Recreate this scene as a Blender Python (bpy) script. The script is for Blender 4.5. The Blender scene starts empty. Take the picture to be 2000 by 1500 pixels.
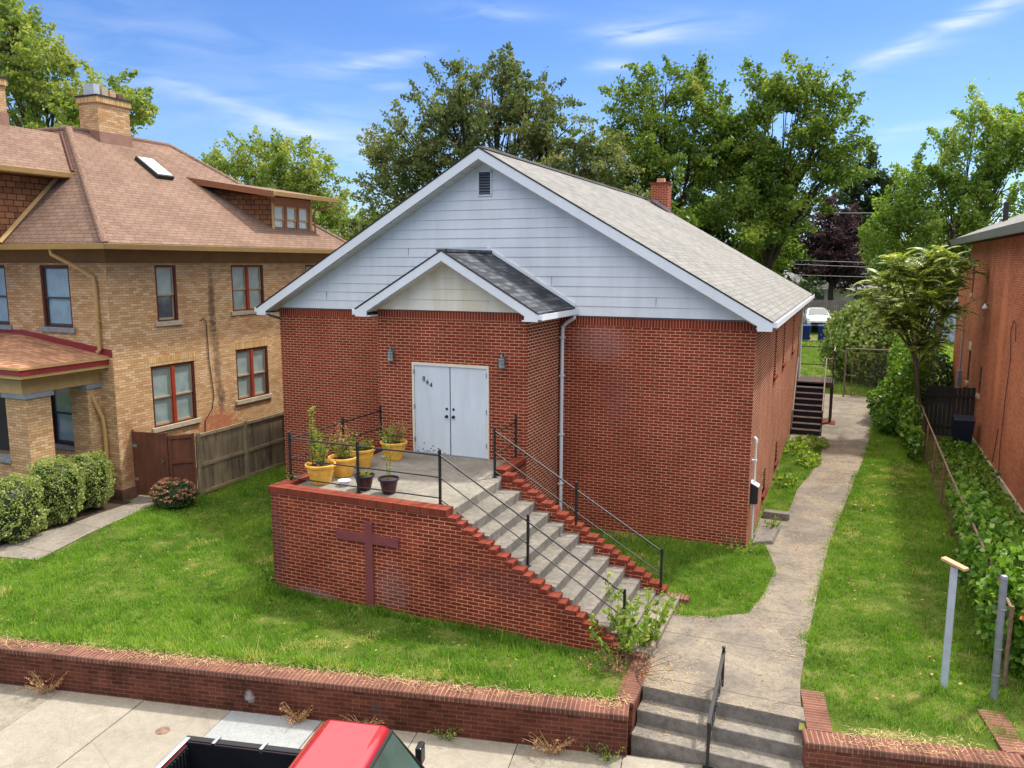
import bpy, bmesh, math, random
import numpy as np
from mathutils import Vector, Matrix
R = math.radians
sc = bpy.context.scene
# ------------------------------------------------------------------ camera
YAW, PITCH, ROLL = 0.403752940, 0.150678551, 0.00145261387
cy_, sy_, cp_, sp_ = math.cos(YAW), math.sin(YAW), math.cos(PITCH), math.sin(PITCH)
FW = Vector((-sy_*cp_, cy_*cp_, -sp_)); RT = Vector((cy_, sy_, 0)); UP = RT.cross(FW)
RR = RT*math.cos(ROLL) + UP*math.sin(ROLL); UU = -RT*math.sin(ROLL) + UP*math.cos(ROLL)
CAM = Vector((1.8203, -17.3925, 6.20238))
cd = bpy.data.cameras.new('camera'); co = bpy.data.objects.new('camera', cd); sc.collection.objects.link(co)
m = Matrix((RR, UU, -FW)).transposed().to_4x4(); m.translation = CAM; co.matrix_world = m
cd.sensor_width = 36; cd.lens = 36*1546.993/2000; cd.clip_end = 2000; cd.clip_start = 0.1
sc.camera = co
# ------------------------------------------------------------------ light
SUN_EL, SUN_AZ = R(60), R(33)
world = bpy.data.worlds.new("World"); sc.world = world; world.use_nodes = True
wn = world.node_tree.nodes; wl = world.node_tree.links; wn.clear()
wo = wn.new('ShaderNodeOutputWorld'); bg = wn.new('ShaderNodeBackground'); wl.new(bg.outputs[0], wo.inputs[0])
sky = wn.new('ShaderNodeTexSky'); sky.sky_type = 'NISHITA'; sky.sun_disc = False
sky.sun_elevation = SUN_EL; sky.sun_rotation = SUN_AZ; sky.air_density = 1.0; sky.dust_density = 0.5; sky.ozone_density = 3.0
SKY_S = 0.15
bg.inputs[1].default_value = SKY_S
def wm(op, a, b=None, c=None):
    n = wn.new('ShaderNodeMath'); n.operation = op
    for i, v in enumerate((a, b, c)):
        if v is None: continue
        if isinstance(v, (int, float)): n.inputs[i].default_value = v
        else: wl.new(v, n.inputs[i])
    return n.outputs[0]
tc = wn.new('ShaderNodeTexCoord')
def wdot(v):
    n = wn.new('ShaderNodeVectorMath'); n.operation = 'DOT_PRODUCT'; wl.new(tc.outputs['Generated'], n.inputs[0]); n.inputs[1].default_value = v
    return n.outputs['Value']
mp = wn.new('ShaderNodeMapping'); wl.new(tc.outputs['Generated'], mp.inputs[0]); mp.inputs['Scale'].default_value = (9, 9, 46)
mp.inputs['Rotation'].default_value = (0.25, 0.1, 0.3)
nz = wn.new('ShaderNodeTexNoise'); wl.new(mp.outputs[0], nz.inputs[0]); nz.inputs['Scale'].default_value = 1.0; nz.inputs['Detail'].default_value = 7; nz.inputs['Distortion'].default_value = .6
nzv = wm('MULTIPLY', wm('MAXIMUM', wm('SUBTRACT', nz.outputs[0], .36), 0), 1.15)
tot = None
# cirrus: azimuth, elevation, tilt (degrees), half length and half width (radians), strength
WISPS = [(-33.1, 13.2, 5, 0.05, 0.011, 0.9), (-30.2, 13.9, 9, 0.035, 0.006, 0.5), (-24.7, 16.5, 0, 0.06, 0.01, 0.65), (-14.6, 15.1, 0, 0.045, 0.012, 0.9), (-16.5, 13.2, 0, 0.028, 0.008, 0.6), (-11.1, 15.5, -6, 0.09, 0.02, 0.3), (2.5, 8.2, 3, 0.07, 0.007, 0.8), (3.0, 13.5, 21, 0.1, 0.007, 0.75), (6.9, 14.7, 21, 0.1, 0.012, 0.6), (-41.1, 9.9, -16, 0.16, 0.009, 0.5), (-34.8, 8.6, -12, 0.12, 0.03, 0.35), (-31.6, 11.9, 0, 0.025, 0.006, 0.35), (-44.9, 14.0, -9, 0.2, 0.03, 0.18), (-36.6, 6.4, 0, 0.2, 0.05, 0.3), (-6.0, 11.1, 11, 0.25, 0.04, 0.12), (-51.6, 11.9, -6, 0.2, 0.05, 0.15)]
for az, el, ti, la, lb, s_ in WISPS:
    az, el, ti = R(az), R(el), R(ti); d = Vector((math.sin(az)*math.cos(el), math.cos(az)*math.cos(el), math.sin(el)))
    e = Vector((math.cos(az), -math.sin(az), 0)); n = e.cross(d).normalized(); a = e*math.cos(ti)+n*math.sin(ti); b = d.cross(a).normalized()
    da = wm('MULTIPLY', wdot(a), 1/la); db = wm('MULTIPLY', wdot(b), 1/lb)
    g = wm('EXPONENT', wm('MULTIPLY', wm('ADD', wm('MULTIPLY', da, da), wm('MULTIPLY', db, db)), -1))
    g = wm('MULTIPLY', g, wm('MULTIPLY', wm('GREATER_THAN', wdot(d), 0), s_*2.2))
    tot = g if tot is None else wm('ADD', tot, g)
cl = wm('MULTIPLY', tot, nzv)
cl = wm('MINIMUM', wm('MAXIMUM', cl, 0), .65)
# low clear band is a deeper blue, bright white layer added above the view as neutral fill light
sep = wn.new('ShaderNodeSeparateXYZ'); wl.new(tc.outputs['Generated'], sep.inputs[0])
tr = wn.new('ShaderNodeValToRGB'); wl.new(sep.outputs[2], tr.inputs[0]); el_ = tr.color_ramp.elements
while len(el_) < 6: el_.new(.5)
for i_, (p_, c_) in enumerate([(0.0, (.56, .68, .98)), (.07, (.54, .64, .79)), (.16, (.48, .60, .77)), (.26, (.40, .54, .78)), (.32, (.40, .54, .78)), (.46, (.9, .95, 1.0))]):
    el_[i_].position = p_; el_[i_].color = (*c_, 1)
tint = wn.new('ShaderNodeMixRGB'); tint.blend_type = 'MULTIPLY'; tint.inputs[0].default_value = 1
wl.new(sky.outputs[0], tint.inputs[1]); wl.new(tr.outputs[0], tint.inputs[2])
mixc = wn.new('ShaderNodeMixRGB'); wl.new(cl, mixc.inputs[0]); wl.new(tint.outputs[0], mixc.inputs[1]); mixc.inputs[2].default_value = (4.2, 4.7, 5.4, 1)
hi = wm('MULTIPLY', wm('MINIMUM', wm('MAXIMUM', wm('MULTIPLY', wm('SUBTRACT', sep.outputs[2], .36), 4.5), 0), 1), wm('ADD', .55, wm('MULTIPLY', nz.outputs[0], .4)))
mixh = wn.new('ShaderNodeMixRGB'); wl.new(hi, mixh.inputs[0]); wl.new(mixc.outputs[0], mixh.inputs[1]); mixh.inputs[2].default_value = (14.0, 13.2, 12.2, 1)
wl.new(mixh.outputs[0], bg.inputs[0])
sd = bpy.data.lights.new('sun', 'SUN'); sd.energy = 3.4; sd.angle = R(3.0); sd.color = (1, .95, .86)
so = bpy.data.objects.new('sun', sd); sc.collection.objects.link(so)
sdir = Vector((math.sin(SUN_AZ)*math.cos(SUN_EL), math.cos(SUN_AZ)*math.cos(SUN_EL), math.sin(SUN_EL)))
so.rotation_euler = (-sdir).to_track_quat('-Z', 'Y').to_euler()
sc.view_settings.view_transform = 'Standard'; sc.view_settings.look = 'None'; sc.view_settings.gamma = 1
sc.view_settings.exposure = 0.58
sc.render.resolution_x = 1024; sc.render.resolution_y = 768
try: sc.cycles.max_bounces = 6; sc.cycles.transparent_max_bounces = 12
except Exception: pass

# ------------------------------------------------------------------ materials
def srgb(r, g, b):
    f = lambda c: (c/255/12.92) if c/255 <= .04045 else ((c/255+.055)/1.055)**2.4
    return (f(r), f(g), f(b), 1)
class NT:
    def __init__(s, name):
        s.m = bpy.data.materials.new(name); s.m.use_nodes = True; s.n = s.m.node_tree.nodes; s.l = s.m.node_tree.links
        s.b = s.n['Principled BSDF']; s.out = s.n['Material Output']
    def add(s, t, **k):
        n = s.n.new(t)
        for a, v in k.items(): setattr(n, a, v)
        return n
    def set(s, inp, v):
        if hasattr(v, 'is_linked') or hasattr(v, 'links'): s.l.new(v, inp)
        else: inp.default_value = v
    def noise(s, scale, detail=4, vec=None, rough=.55, dist=0):
        n = s.add('ShaderNodeTexNoise'); n.inputs['Scale'].default_value = scale; n.inputs['Detail'].default_value = detail; n.inputs['Roughness'].default_value = rough; n.inputs['Distortion'].default_value = dist
        if vec is not None: s.l.new(vec, n.inputs['Vector'])
        return n.outputs[0]
    def ramp(s, fac, stops):
        r = s.add('ShaderNodeValToRGB'); s.l.new(fac, r.inputs[0]); e = r.color_ramp.elements
        while len(e) < len(stops): e.new(.5)
        for i, (p, c) in enumerate(stops): e[i].position = p; e[i].color = c if len(c) == 4 else (*c, 1)
        return r.outputs[0]
    def mix(s, fac, a, b, mode='MIX'):
        n = s.add('ShaderNodeMixRGB', blend_type=mode)
        for i, v in enumerate((fac, a, b)): s.set(n.inputs[i], v)
        return n.outputs[0]
    def math(s, op, a, b=0.0):
        n = s.add('ShaderNodeMath', operation=op); s.set(n.inputs[0], a); s.set(n.inputs[1], b); return n.outputs[0]
    def mapping(s, vec, scale=(1, 1, 1), rot=(0, 0, 0), loc=(0, 0, 0)):
        n = s.add('ShaderNodeMapping'); s.l.new(vec, n.inputs[0]); n.inputs['Scale'].default_value = scale; n.inputs['Rotation'].default_value = rot; n.inputs['Location'].default_value = loc
        return n.outputs[0]
    def bump(s, h, strength=.3, dist=.01):
        n = s.add('ShaderNodeBump'); n.inputs['Strength'].default_value = strength; n.inputs['Distance'].default_value = dist; s.l.new(h, n.inputs['Height']); s.l.new(n.outputs[0], s.b.inputs['Normal'])
    def geo(s): return s.add('ShaderNodeNewGeometry').outputs['Position']
    def uv(s): return s.add('ShaderNodeUVMap').outputs[0]
    def attr(s, name='col'): return s.add('ShaderNodeAttribute', attribute_name=name).outputs['Color']
def g3(v): return (v, v, v, 1)
def plain(name, c, rough=.6, var=.12, scale=6, metal=0, bump=0, coat=0, spec=.4):
    t = NT(name); p = t.geo()
    f = t.noise(scale, 5, p); c = tuple(c[:3])
    lo = tuple(x*(1-var) for x in c); hi = tuple(min(1, x*(1+var)) for x in c)
    t.l.new(t.ramp(f, [(.3, lo), (.7, hi)]), t.b.inputs['Base Color'])
    t.b.inputs['Roughness'].default_value = rough; t.b.inputs['Metallic'].default_value = metal; t.b.inputs['Specular IOR Level'].default_value = spec
    t.b.inputs['Coat Weight'].default_value = coat
    if bump: t.bump(t.noise(scale*12, 5, p), bump)
    return t.m
def brick(name, cols, mortar, bw=.2135, rh=.0677, ms=.0055, off=.5, grime=.25, gscale=.5, gcol=None, bumpd=.004, bstr=.3, fvar=.3, stains=None, hgrime=None):
    """cols: list of brick colours from dark to light"""
    t = NT(name); uv = t.uv()
    b = t.add('ShaderNodeTexBrick', offset=off); t.l.new(uv, b.inputs['Vector'])
    b.inputs['Color1'].default_value = g3(0); b.inputs['Color2'].default_value = g3(1); b.inputs['Mortar'].default_value = g3(.5)
    b.inputs['Scale'].default_value = 1; b.inputs['Mortar Size'].default_value = ms; b.inputs['Mortar Smooth'].default_value = .15
    b.inputs['Brick Width'].default_value = bw; b.inputs['Row Height'].default_value = rh; b.inputs['Bias'].default_value = 0
    n = len(cols); c = t.ramp(b.outputs['Color'], [(i/(n-1), x) for i, x in enumerate(cols)])
    fine = t.noise(60, 4, t.geo()); c = t.mix(fvar, c, t.mix(1, c, t.ramp(fine, [(.3, g3(.55)), (.7, g3(1.35))]), 'MULTIPLY'))
    big = t.noise(gscale, 6, t.geo(), .6, .4)
    mcol = t.mix(t.ramp(t.noise(1.3, 5, t.geo()), [(.35, g3(0)), (.7, g3(1))]), mortar, tuple(x*.62 for x in mortar[:3])+(1,))
    c = t.mix(b.outputs['Fac'], c, mcol)
    lo = gcol or g3(.45)
    c = t.mix(grime, c, t.mix(1, c, t.ramp(big, [(.35, lo), (.68, g3(1.25))]), 'MULTIPLY'))
    pos = t.add('ShaderNodeSeparateXYZ'); t.l.new(t.geo(), pos.inputs[0])
    if stains:
        for (x0, y0, z0, sx, sy, sz, col, k) in stains:
            # one stain with a shape of its own: an ellipsoid in the place, broken by noise
            terms = []
            for ax, (c0, s0) in enumerate(((x0, sx), (y0, sy), (z0, sz))):
                d = t.math('MULTIPLY', t.math('SUBTRACT', pos.outputs[ax], c0), 1/s0); terms.append(t.math('MULTIPLY', d, d))
            e = t.math('ADD', t.math('ADD', terms[0], terms[1]), terms[2])
            e = t.math('ADD', e, t.math('MULTIPLY', t.math('SUBTRACT', t.noise(7, 6, t.geo(), .7), .5), 2.6))
            f = t.math('MULTIPLY', t.math('SUBTRACT', 1.0, e), k); f = t.math('MINIMUM', t.math('MAXIMUM', f, 0.0), abs(k))
            c = t.mix(f, c, col)
    t.l.new(c, t.b.inputs['Base Color']); t.b.inputs['Roughness'].default_value = .88; t.b.inputs['Specular IOR Level'].default_value = .15
    inv = t.math('SUBTRACT', 1.0, b.outputs['Fac']); t.bump(t.math('ADD', inv, t.math('MULTIPLY', fine, .3)), bstr, bumpd)
    return t.m
def shingles(name, cols, dark, bw=.3, rh=.14, ms=.008, grime=.4, streak=.3):
    t = NT(name); uv = t.uv()
    b = t.add('ShaderNodeTexBrick', offset=.37, offset_frequency=2); t.l.new(uv, b.inputs['Vector'])
    b.inputs['Color1'].default_value = g3(0); b.inputs['Color2'].default_value = g3(1); b.inputs['Mortar'].default_value = g3(.3)
    b.inputs['Scale'].default_value = 1; b.inputs['Mortar Size'].default_value = ms; b.inputs['Brick Width'].default_value = bw; b.inputs['Row Height'].default_value = rh
    n = len(cols); c = t.ramp(b.outputs['Color'], [(i/(n-1), x) for i, x in enumerate(cols)])
    c = t.mix(b.outputs['Fac'], c, dark)
    gr = t.noise(220, 3, t.geo()); c = t.mix(.5, c, t.mix(1, c, t.ramp(gr, [(.3, g3(.6)), (.7, g3(1.4))]), 'MULTIPLY'))
    st = t.noise(1, 5, t.mapping(uv, (1.6, .25, 1))); c = t.mix(streak, c, t.mix(1, c, t.ramp(st, [(.35, g3(.6)), (.65, g3(1.2))]), 'MULTIPLY'))
    big = t.noise(.7, 5, t.geo()); c = t.mix(grime, c, t.mix(1, c, t.ramp(big, [(.35, g3(.65)), (.65, g3(1.2))]), 'MULTIPLY'))
    t.l.new(c, t.b.inputs['Base Color']); t.b.inputs['Roughness'].default_value = .92; t.b.inputs['Specular IOR Level'].default_value = .15
    t.bump(t.math('SUBTRACT', 1.0, b.outputs['Fac']), .5, .006)
    return t.m
def concrete(name, c, dark=.55, spec=.25, stain=.5, straw=0):
    t = NT(name); p = t.geo(); c = tuple(c[:3])
    a = t.ramp(t.noise(1.1, 7, p, .65, .6), [(.3, tuple(x*dark for x in c)), (.55, c), (.75, tuple(min(1, x*1.18) for x in c))])
    f = t.noise(90, 3, p); a = t.mix(.6, a, t.mix(1, a, t.ramp(f, [(.3, g3(.6)), (.7, g3(1.35))]), 'MULTIPLY'))
    w = t.noise(9, 6, p, .7); a = t.mix(stain, a, t.mix(1, a, t.ramp(w, [(.35, g3(.62)), (.6, g3(1.12))]), 'MULTIPLY'))
    if straw:
        s = t.ramp(t.noise(.9, 6, t.mapping(p, loc=(3.1, 7.7, 0)), .7, .8), [(.42, g3(0)), (.66, g3(straw))])
        s = t.math('MULTIPLY', s, t.ramp(t.noise(22, 5, p, .75), [(.4, g3(.25)), (.6, g3(1))])); a = t.mix(s, a, srgb(170, 156, 132))
        xyz = t.add('ShaderNodeSeparateXYZ'); t.l.new(p, xyz.inputs[0]); fr = t.math('FRACT', t.math('MULTIPLY', t.math('ADD', xyz.outputs[1], t.math('MULTIPLY', t.noise(3, 3, p), .03)), 1/1.55))
        a = t.mix(t.math('MULTIPLY', t.math('LESS_THAN', fr, .012), .75), a, srgb(70, 60, 48))
    # hairline cracks
    v = t.add('ShaderNodeTexVoronoi', feature='DISTANCE_TO_EDGE'); t.l.new(t.mapping(p, (.55, .55, .55)), v.inputs['Vector']); v.inputs['Scale'].default_value = 1
    cr = t.ramp(v.outputs['Distance'], [(.0, g3(.5)), (.004, g3(1))]); a = t.mix(.3, a, t.mix(1, a, cr, 'MULTIPLY'))
    t.l.new(a, t.b.inputs['Base Color']); t.b.inputs['Roughness'].default_value = .9; t.b.inputs['Specular IOR Level'].default_value = spec
    t.bump(t.math('ADD', f, w), .35, .006)
    return t.m
def siding(name, c, stain=.3, scol=(.62, .58, .45, 1)):
    t = NT(name); p = t.geo(); c = tuple(c[:3])
    s = t.noise(1, 6, t.mapping(p, (3, 3, .5)), .65)
    a = t.mix(stain, c+(1,), t.mix(1, c+(1,), t.ramp(s, [(.35, scol), (.62, g3(1.05))]), 'MULTIPLY'))
    big = t.noise(.5, 3, p); a = t.mix(.3, a, t.mix(1, a, t.ramp(big, [(.35, g3(.85)), (.65, g3(1.08))]), 'MULTIPLY'))
    t.l.new(a, t.b.inputs['Base Color']); t.b.inputs['Roughness'].default_value = .55
    return t.m
def wood(name, c, dark=.35, scale=14, rough=.85):
    t = NT(name); p = t.geo(); c = tuple(c[:3])
    g = t.noise(scale, 6, t.mapping(p, (1, 1, .12)), .7, .5)
    a = t.ramp(g, [(.3, tuple(x*dark for x in c)), (.5, c), (.72, tuple(min(1, x*1.35) for x in c))])
    b = t.noise(1.5, 5, p); a = t.mix(.5, a, t.mix(1, a, t.ramp(b, [(.35, g3(.5)), (.65, g3(1.2))]), 'MULTIPLY'))
    t.l.new(a, t.b.inputs['Base Color']); t.b.inputs['Roughness'].default_value = rough; t.bump(g, .4, .004)
    return t.m
def leaf(name, cols, trans=.4, tcol=None, rough=.5, spec=.35):
    """colour runs along cols with the leaf's own random number"""
    t = NT(name); s = t.add('ShaderNodeSeparateColor'); t.l.new(t.attr(), s.inputs[0])
    n = len(cols); c = t.ramp(s.outputs[0], [(i/(n-1), x) for i, x in enumerate(cols)])
    t.l.new(c, t.b.inputs['Base Color']); t.b.inputs['Roughness'].default_value = rough; t.b.inputs['Specular IOR Level'].default_value = spec
    tr = t.add('ShaderNodeBsdfTranslucent'); t.l.new(t.mix(1, c, tcol or (1.3, 1.3, .6, 1), 'MULTIPLY'), tr.inputs[0])
    mx = t.add('ShaderNodeMixShader'); mx.inputs[0].default_value = trans; t.l.new(t.b.outputs[0], mx.inputs[1]); t.l.new(tr.outputs[0], mx.inputs[2]); t.l.new(mx.outputs[0], t.out.inputs[0])
    return t.m
def glass(name, c, rough=.05, var=.3, sx=3):
    """a pane with a blind or a dim room behind it"""
    t = NT(name); p = t.geo(); c = tuple(c[:3])
    a = t.ramp(t.noise(sx, 3, p), [(.3, tuple(x*(1-var) for x in c)), (.7, c)])
    t.l.new(a, t.b.inputs['Base Color']); t.b.inputs['Roughness'].default_value = .5; t.b.inputs['Coat Weight'].default_value = 1; t.b.inputs['Coat Roughness'].default_value = rough
    return t.m

CHURCH_ST = [(-8.35, 0, 4.5, .28, .3, .75, (.34, .22, .22, 1), .35), (-3.4, 0, 4.45, .75, .3, .55, (.34, .22, .22, 1), .3), (-9.2, 0, 4.9, .7, .3, .2, (.30, .20, .20, 1), .25), (-3.0, 0, 3.2, .4, .3, .9, (.2, .08, .08, 1), .3)]
M = {}
M['church_brick'] = brick('church_brick', [srgb(122, 45, 28), srgb(135, 52, 33), srgb(144, 60, 38)], srgb(216, 170, 138), grime=.3, ms=.0068, stains=CHURCH_ST)
M['church_side'] = brick('church_brick_side', [srgb(116, 42, 28), srgb(132, 52, 34), srgb(142, 60, 40)], srgb(246, 204, 168), grime=.2, ms=.0082, bstr=.2, fvar=.15)
M['church_soldier'] = brick('church_soldier', [srgb(114, 42, 30), srgb(134, 54, 38)], srgb(196, 140, 112), bw=.0677, rh=.2, ms=.0065, bstr=.2, off=0, grime=.3)
M['plat_brick'] = brick('platform_brick', [srgb(116, 44, 30), srgb(132, 52, 35), srgb(144, 62, 42)], srgb(222, 166, 128), grime=.6, gscale=.9, gcol=(.36, .30, .34, 1), ms=.0062,
    stains=[(-8.0, -5.84, 1.0, .25, .3, 1.2, (.10, .045, .05, 1), .5), (-5.45, -5.84, .45, .4, .3, .5, (.35, .3, .33, 1), .14), (-3.0, -5.84, .9, 1.6, .3, .35, (.08, .03, .03, 1), .45), (-7.3, -5.84, .0, .8, .3, .18, (.33, .3, .3, 1), .3)])
M['coping'] = brick('coping_brick', [srgb(112, 48, 36), srgb(130, 62, 46)], srgb(132, 84, 66), bw=.0677, rh=50, ms=.004, off=0, grime=.4)
M['ret_brick'] = brick('retaining_brick', [srgb(82, 48, 38), srgb(96, 55, 43), srgb(108, 63, 48)], srgb(140, 102, 82), grime=.7, gscale=1.2, gcol=(.25, .24, .25, 1), ms=.004,
    stains=[(-6.3, -8.5, -.35, .1, .3, .12, (.5, .5, .5, 1), .7), (-4.3, -8.1, -.3, .12, .3, .12, (.06, .05, .05, 1), .7)])
M['ret_cap'] = brick('retaining_cap', [srgb(104, 66, 55), srgb(122, 80, 67)], srgb(156, 130, 112), bw=.0677, rh=50, ms=.006, off=0, grime=.6, gscale=2)
M['tan_brick'] = brick('tan_brick', [srgb(180, 140, 98), srgb(194, 156, 112), srgb(202, 167, 126), srgb(212, 182, 145)], srgb(148, 110, 80), grime=.2, ms=.005, gcol=(.55, .45, .4, 1),
    stains=[(-15.6, .75, 4.9, .3, .16, 1.35, (.05, .035, .03, 1), .75), (-15.6, .85, 3.2, .3, .17, 1.5, (.09, .055, .045, 1), .6), (-15.6, .95, 2.1, .3, .2, .5, (.07, .045, .04, 1), .7), (-15.6, .75, 1.45, .3, 1.0, .5, srgb(178, 104, 74), .9), (-15.6, -2.5, 1.0, .3, .22, 1.3, srgb(134, 82, 50), .6)])
M['tan_soldier'] = brick('tan_soldier', [srgb(190, 150, 98), srgb(216, 182, 132)], srgb(142, 104, 72), bw=.0677, rh=.25, off=0)
M['tan_base'] = plain('house_base_stone', srgb(110, 78, 62), .9, .3, 3, bump=.3)
M['orange_brick'] = brick('orange_brick', [srgb(150, 84, 58), srgb(166, 97, 68), srgb(176, 108, 76)], srgb(206, 152, 120), ms=.006, bstr=.15, fvar=.15, grime=.5, gcol=(.6, .5, .5, 1),
    stains=[(6.05, 10.5, 4, .3, .6, 3.2, srgb(206, 132, 92), .6), (6.05, 13.0, 5, .3, .4, 2.0, srgb(120, 72, 56), .5)])
M['roof_grey'] = shingles('roof_grey', [srgb(122, 121, 118), srgb(134, 132, 128), srgb(142, 140, 135)], srgb(108, 107, 105), rh=.145, grime=.2, streak=.25)
M['roof_dark'] = shingles('roof_dark', [srgb(58, 62, 68), srgb(78, 82, 88), srgb(100, 103, 106)], srgb(44, 46, 50), grime=.9, streak=.6)
M['roof_brown'] = shingles('roof_brown', [srgb(122, 98, 84), srgb(130, 105, 90), srgb(136, 111, 96)], srgb(92, 72, 62), bw=.32, rh=.135, ms=.011, grime=.35, streak=.15)
M['roof_porch'] = shingles('roof_porch', [srgb(150, 108, 84), srgb(176, 132, 102), srgb(190, 146, 112)], srgb(128, 84, 64), rh=.12, ms=.009, grime=.5)
M['shake'] = shingles('cedar_shake', [srgb(126, 84, 58), srgb(142, 98, 68), srgb(152, 106, 74)], srgb(74, 48, 34), bw=.26, rh=.16, ms=.012)
M['siding'] = siding('white_siding', srgb(218, 223, 228), .4, (.8, .8, .78, 1))
M['siding_old'] = siding('weathered_siding', srgb(222, 218, 204), .6, (.80, .70, .50, 1))
M['white'] = siding('white_trim', srgb(222, 227, 232), .15, g3(.7))
M['soffit'] = siding('soffit_white', srgb(205, 205, 198), .3)
M['door_white'] = siding('door_white', srgb(208, 216, 222), .5, g3(.78))
M['edge_dark'] = plain('roof_edge', srgb(45, 42, 42), .8)
M['lap_gap'] = plain('siding_gap', srgb(96, 104, 112), .8)
M['black_iron'] = plain('black_iron', srgb(24, 22, 24), .5, .3, 20, metal=0, spec=.5)
M['black'] = plain('black_plastic_and_shade', srgb(16, 16, 20), .4, .2, 5)  # plastic sheet colour, also used as painted shade behind the door gap
M['concrete'] = concrete('concrete', srgb(136, 130, 120), .66, stain=.6)
M['step_conc'] = concrete('step_concrete', srgb(124, 118, 110), .7, stain=.8)
M['walk'] = concrete('walk_concrete', srgb(118, 110, 101), .75, stain=.7, straw=.65)
M['path'] = concrete('path_concrete', srgb(132, 125, 116), .75, stain=.7, straw=.25)
M['slab_tan'] = concrete('sidewalk_tan', srgb(148, 141, 128), .88, stain=.35)
M['slab_grey'] = concrete('sidewalk_grey', srgb(150, 153, 153), .93, stain=.25)
M['slab_worn'] = concrete('sidewalk_worn', srgb(138, 131, 118), .8, stain=.6)
M['curb'] = concrete('curb_concrete', srgb(140, 134, 124), .8)
M['asphalt'] = concrete('asphalt', srgb(78, 78, 80), .8)
M['lantern_metal'] = plain('lantern_metal', srgb(120, 128, 136), .4, .35, 30, metal=.7)
M['lantern_glass'] = glass('lantern_glass', srgb(168, 176, 166), .1)
M['tan_paint'] = plain('tan_paint', srgb(186, 150, 96), .5, .1)
M['frieze'] = plain('frieze_brown', srgb(122, 88, 52), .7, .15, 2)
M['maroon'] = plain('maroon_trim', srgb(132, 40, 42), .5, .12)
M['casing_red'] = plain('casing_red', srgb(150, 54, 34), .55, .15)
M['casing_dark'] = plain('casing_dark', srgb(84, 36, 28), .6, .15)
M['sash'] = plain('sash_tan', srgb(168, 146, 116), .55, .1)
M['sash_dark'] = plain('sash_dark', srgb(70, 64, 60), .55, .1)
M['sill'] = concrete('stone_sill', srgb(186, 172, 148), .8)
M['sill_grey'] = concrete('stone_sill_grey', srgb(140, 146, 150), .85)
M['pane'] = glass('pane_blind', srgb(150, 168, 164)); M['pane_dark'] = glass('pane_dark', srgb(84, 98, 104), .05, .5)
M['pane_blue'] = glass('pane_blue', srgb(136, 168, 186), .05, .25); M['pane_white'] = glass('pane_curtain', srgb(196, 206, 204), .1, .25, 9)
M['brown_wood'] = plain('brown_board', srgb(146, 96, 66), .6, .1)
M['roof_trim'] = plain('roof_trim', srgb(140, 104, 88), .7, .12)
M['gate_brown'] = wood('gate_brown', srgb(102, 58, 38), .8, 8)
M['fence_wood'] = wood('fence_wood', srgb(150, 134, 108), .15, 5)
M['fence_rail'] = wood('fence_rail', srgb(158, 140, 108), .6, 10)
M['dark_wood'] = wood('dark_wood', srgb(48, 44, 44), .5, 10)
M['back_wood'] = wood('back_wood', srgb(112, 106, 104), .7, 10)
M['stair_brown'] = plain('stair_brown', srgb(70, 50, 46), .7, .2, 8)
M['stair_nose'] = plain('stair_nosing', srgb(160, 146, 136), .6, .15)
M['stair_dark'] = plain('stair_riser', srgb(22, 22, 34), .6, .3)
M['yellow_pot'] = plain('yellow_pot', srgb(226, 172, 70), .6, .2, 7, bump=.05)
M['maroon_pot'] = plain('maroon_pot', srgb(74, 34, 36), .35, .3, 5); M['pot_rim'] = plain('pot_rim', srgb(44, 42, 54), .35, .2)
M['soil'] = plain('soil', srgb(60, 44, 34), .95, .5, 30, bump=.5)
M['galv'] = plain('galvanised', srgb(140, 146, 152), .5, .15, 8, metal=.5)
M['post_paint'] = plain('post_paint', srgb(172, 178, 188), .6, .1, 6)
M['raw_board'] = wood('raw_board', srgb(204, 160, 120), .7, 12)
M['rail_rust'] = plain('rail_rust', srgb(128, 104, 88), .7, .35, 12, metal=.2)
M['gate_pipe'] = plain('gate_pipe', srgb(120, 104, 88), .7, .3, 10, metal=.2)
M['bark'] = wood('bark', srgb(92, 78, 66), .4, 8); M['bark_dark'] = wood('bark_dark', srgb(58, 48, 42), .4, 8)
M['blue_bin'] = plain('blue_bin', srgb(24, 48, 120), .4, .1); M['navy_bin'] = plain('navy_bin', srgb(22, 30, 52), .4, .2)
M['car_white'] = plain('car_white', srgb(226, 230, 234), .25, .02, coat=1); M['car_black'] = plain('car_trim', srgb(20, 22, 26), .3, .1)
M['car_glass'] = glass('car_glass', srgb(48, 58, 62), .03, .5); M['tyre'] = plain('tyre', srgb(26, 26, 27), .85)
M['headlamp'] = glass('headlamp', srgb(200, 206, 210), .05)
M['truck_red'] = plain('truck_red', srgb(150, 16, 28), .32, .03, coat=1, spec=.5); M['truck_glass'] = glass('truck_glass', srgb(70, 92, 84), .03, .5, 2)
M['chrome'] = plain('chrome', srgb(200, 204, 208), .15, .05, metal=1); M['liner'] = plain('bed_liner', srgb(20, 22, 27), .5, .3, 4)
M['number'] = plain('number_black', srgb(20, 20, 30), .4)
M['cross'] = plain('cross_paint', srgb(122, 62, 62), .75, .12, 5, bump=.2)
M['terrain'] = None
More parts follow.
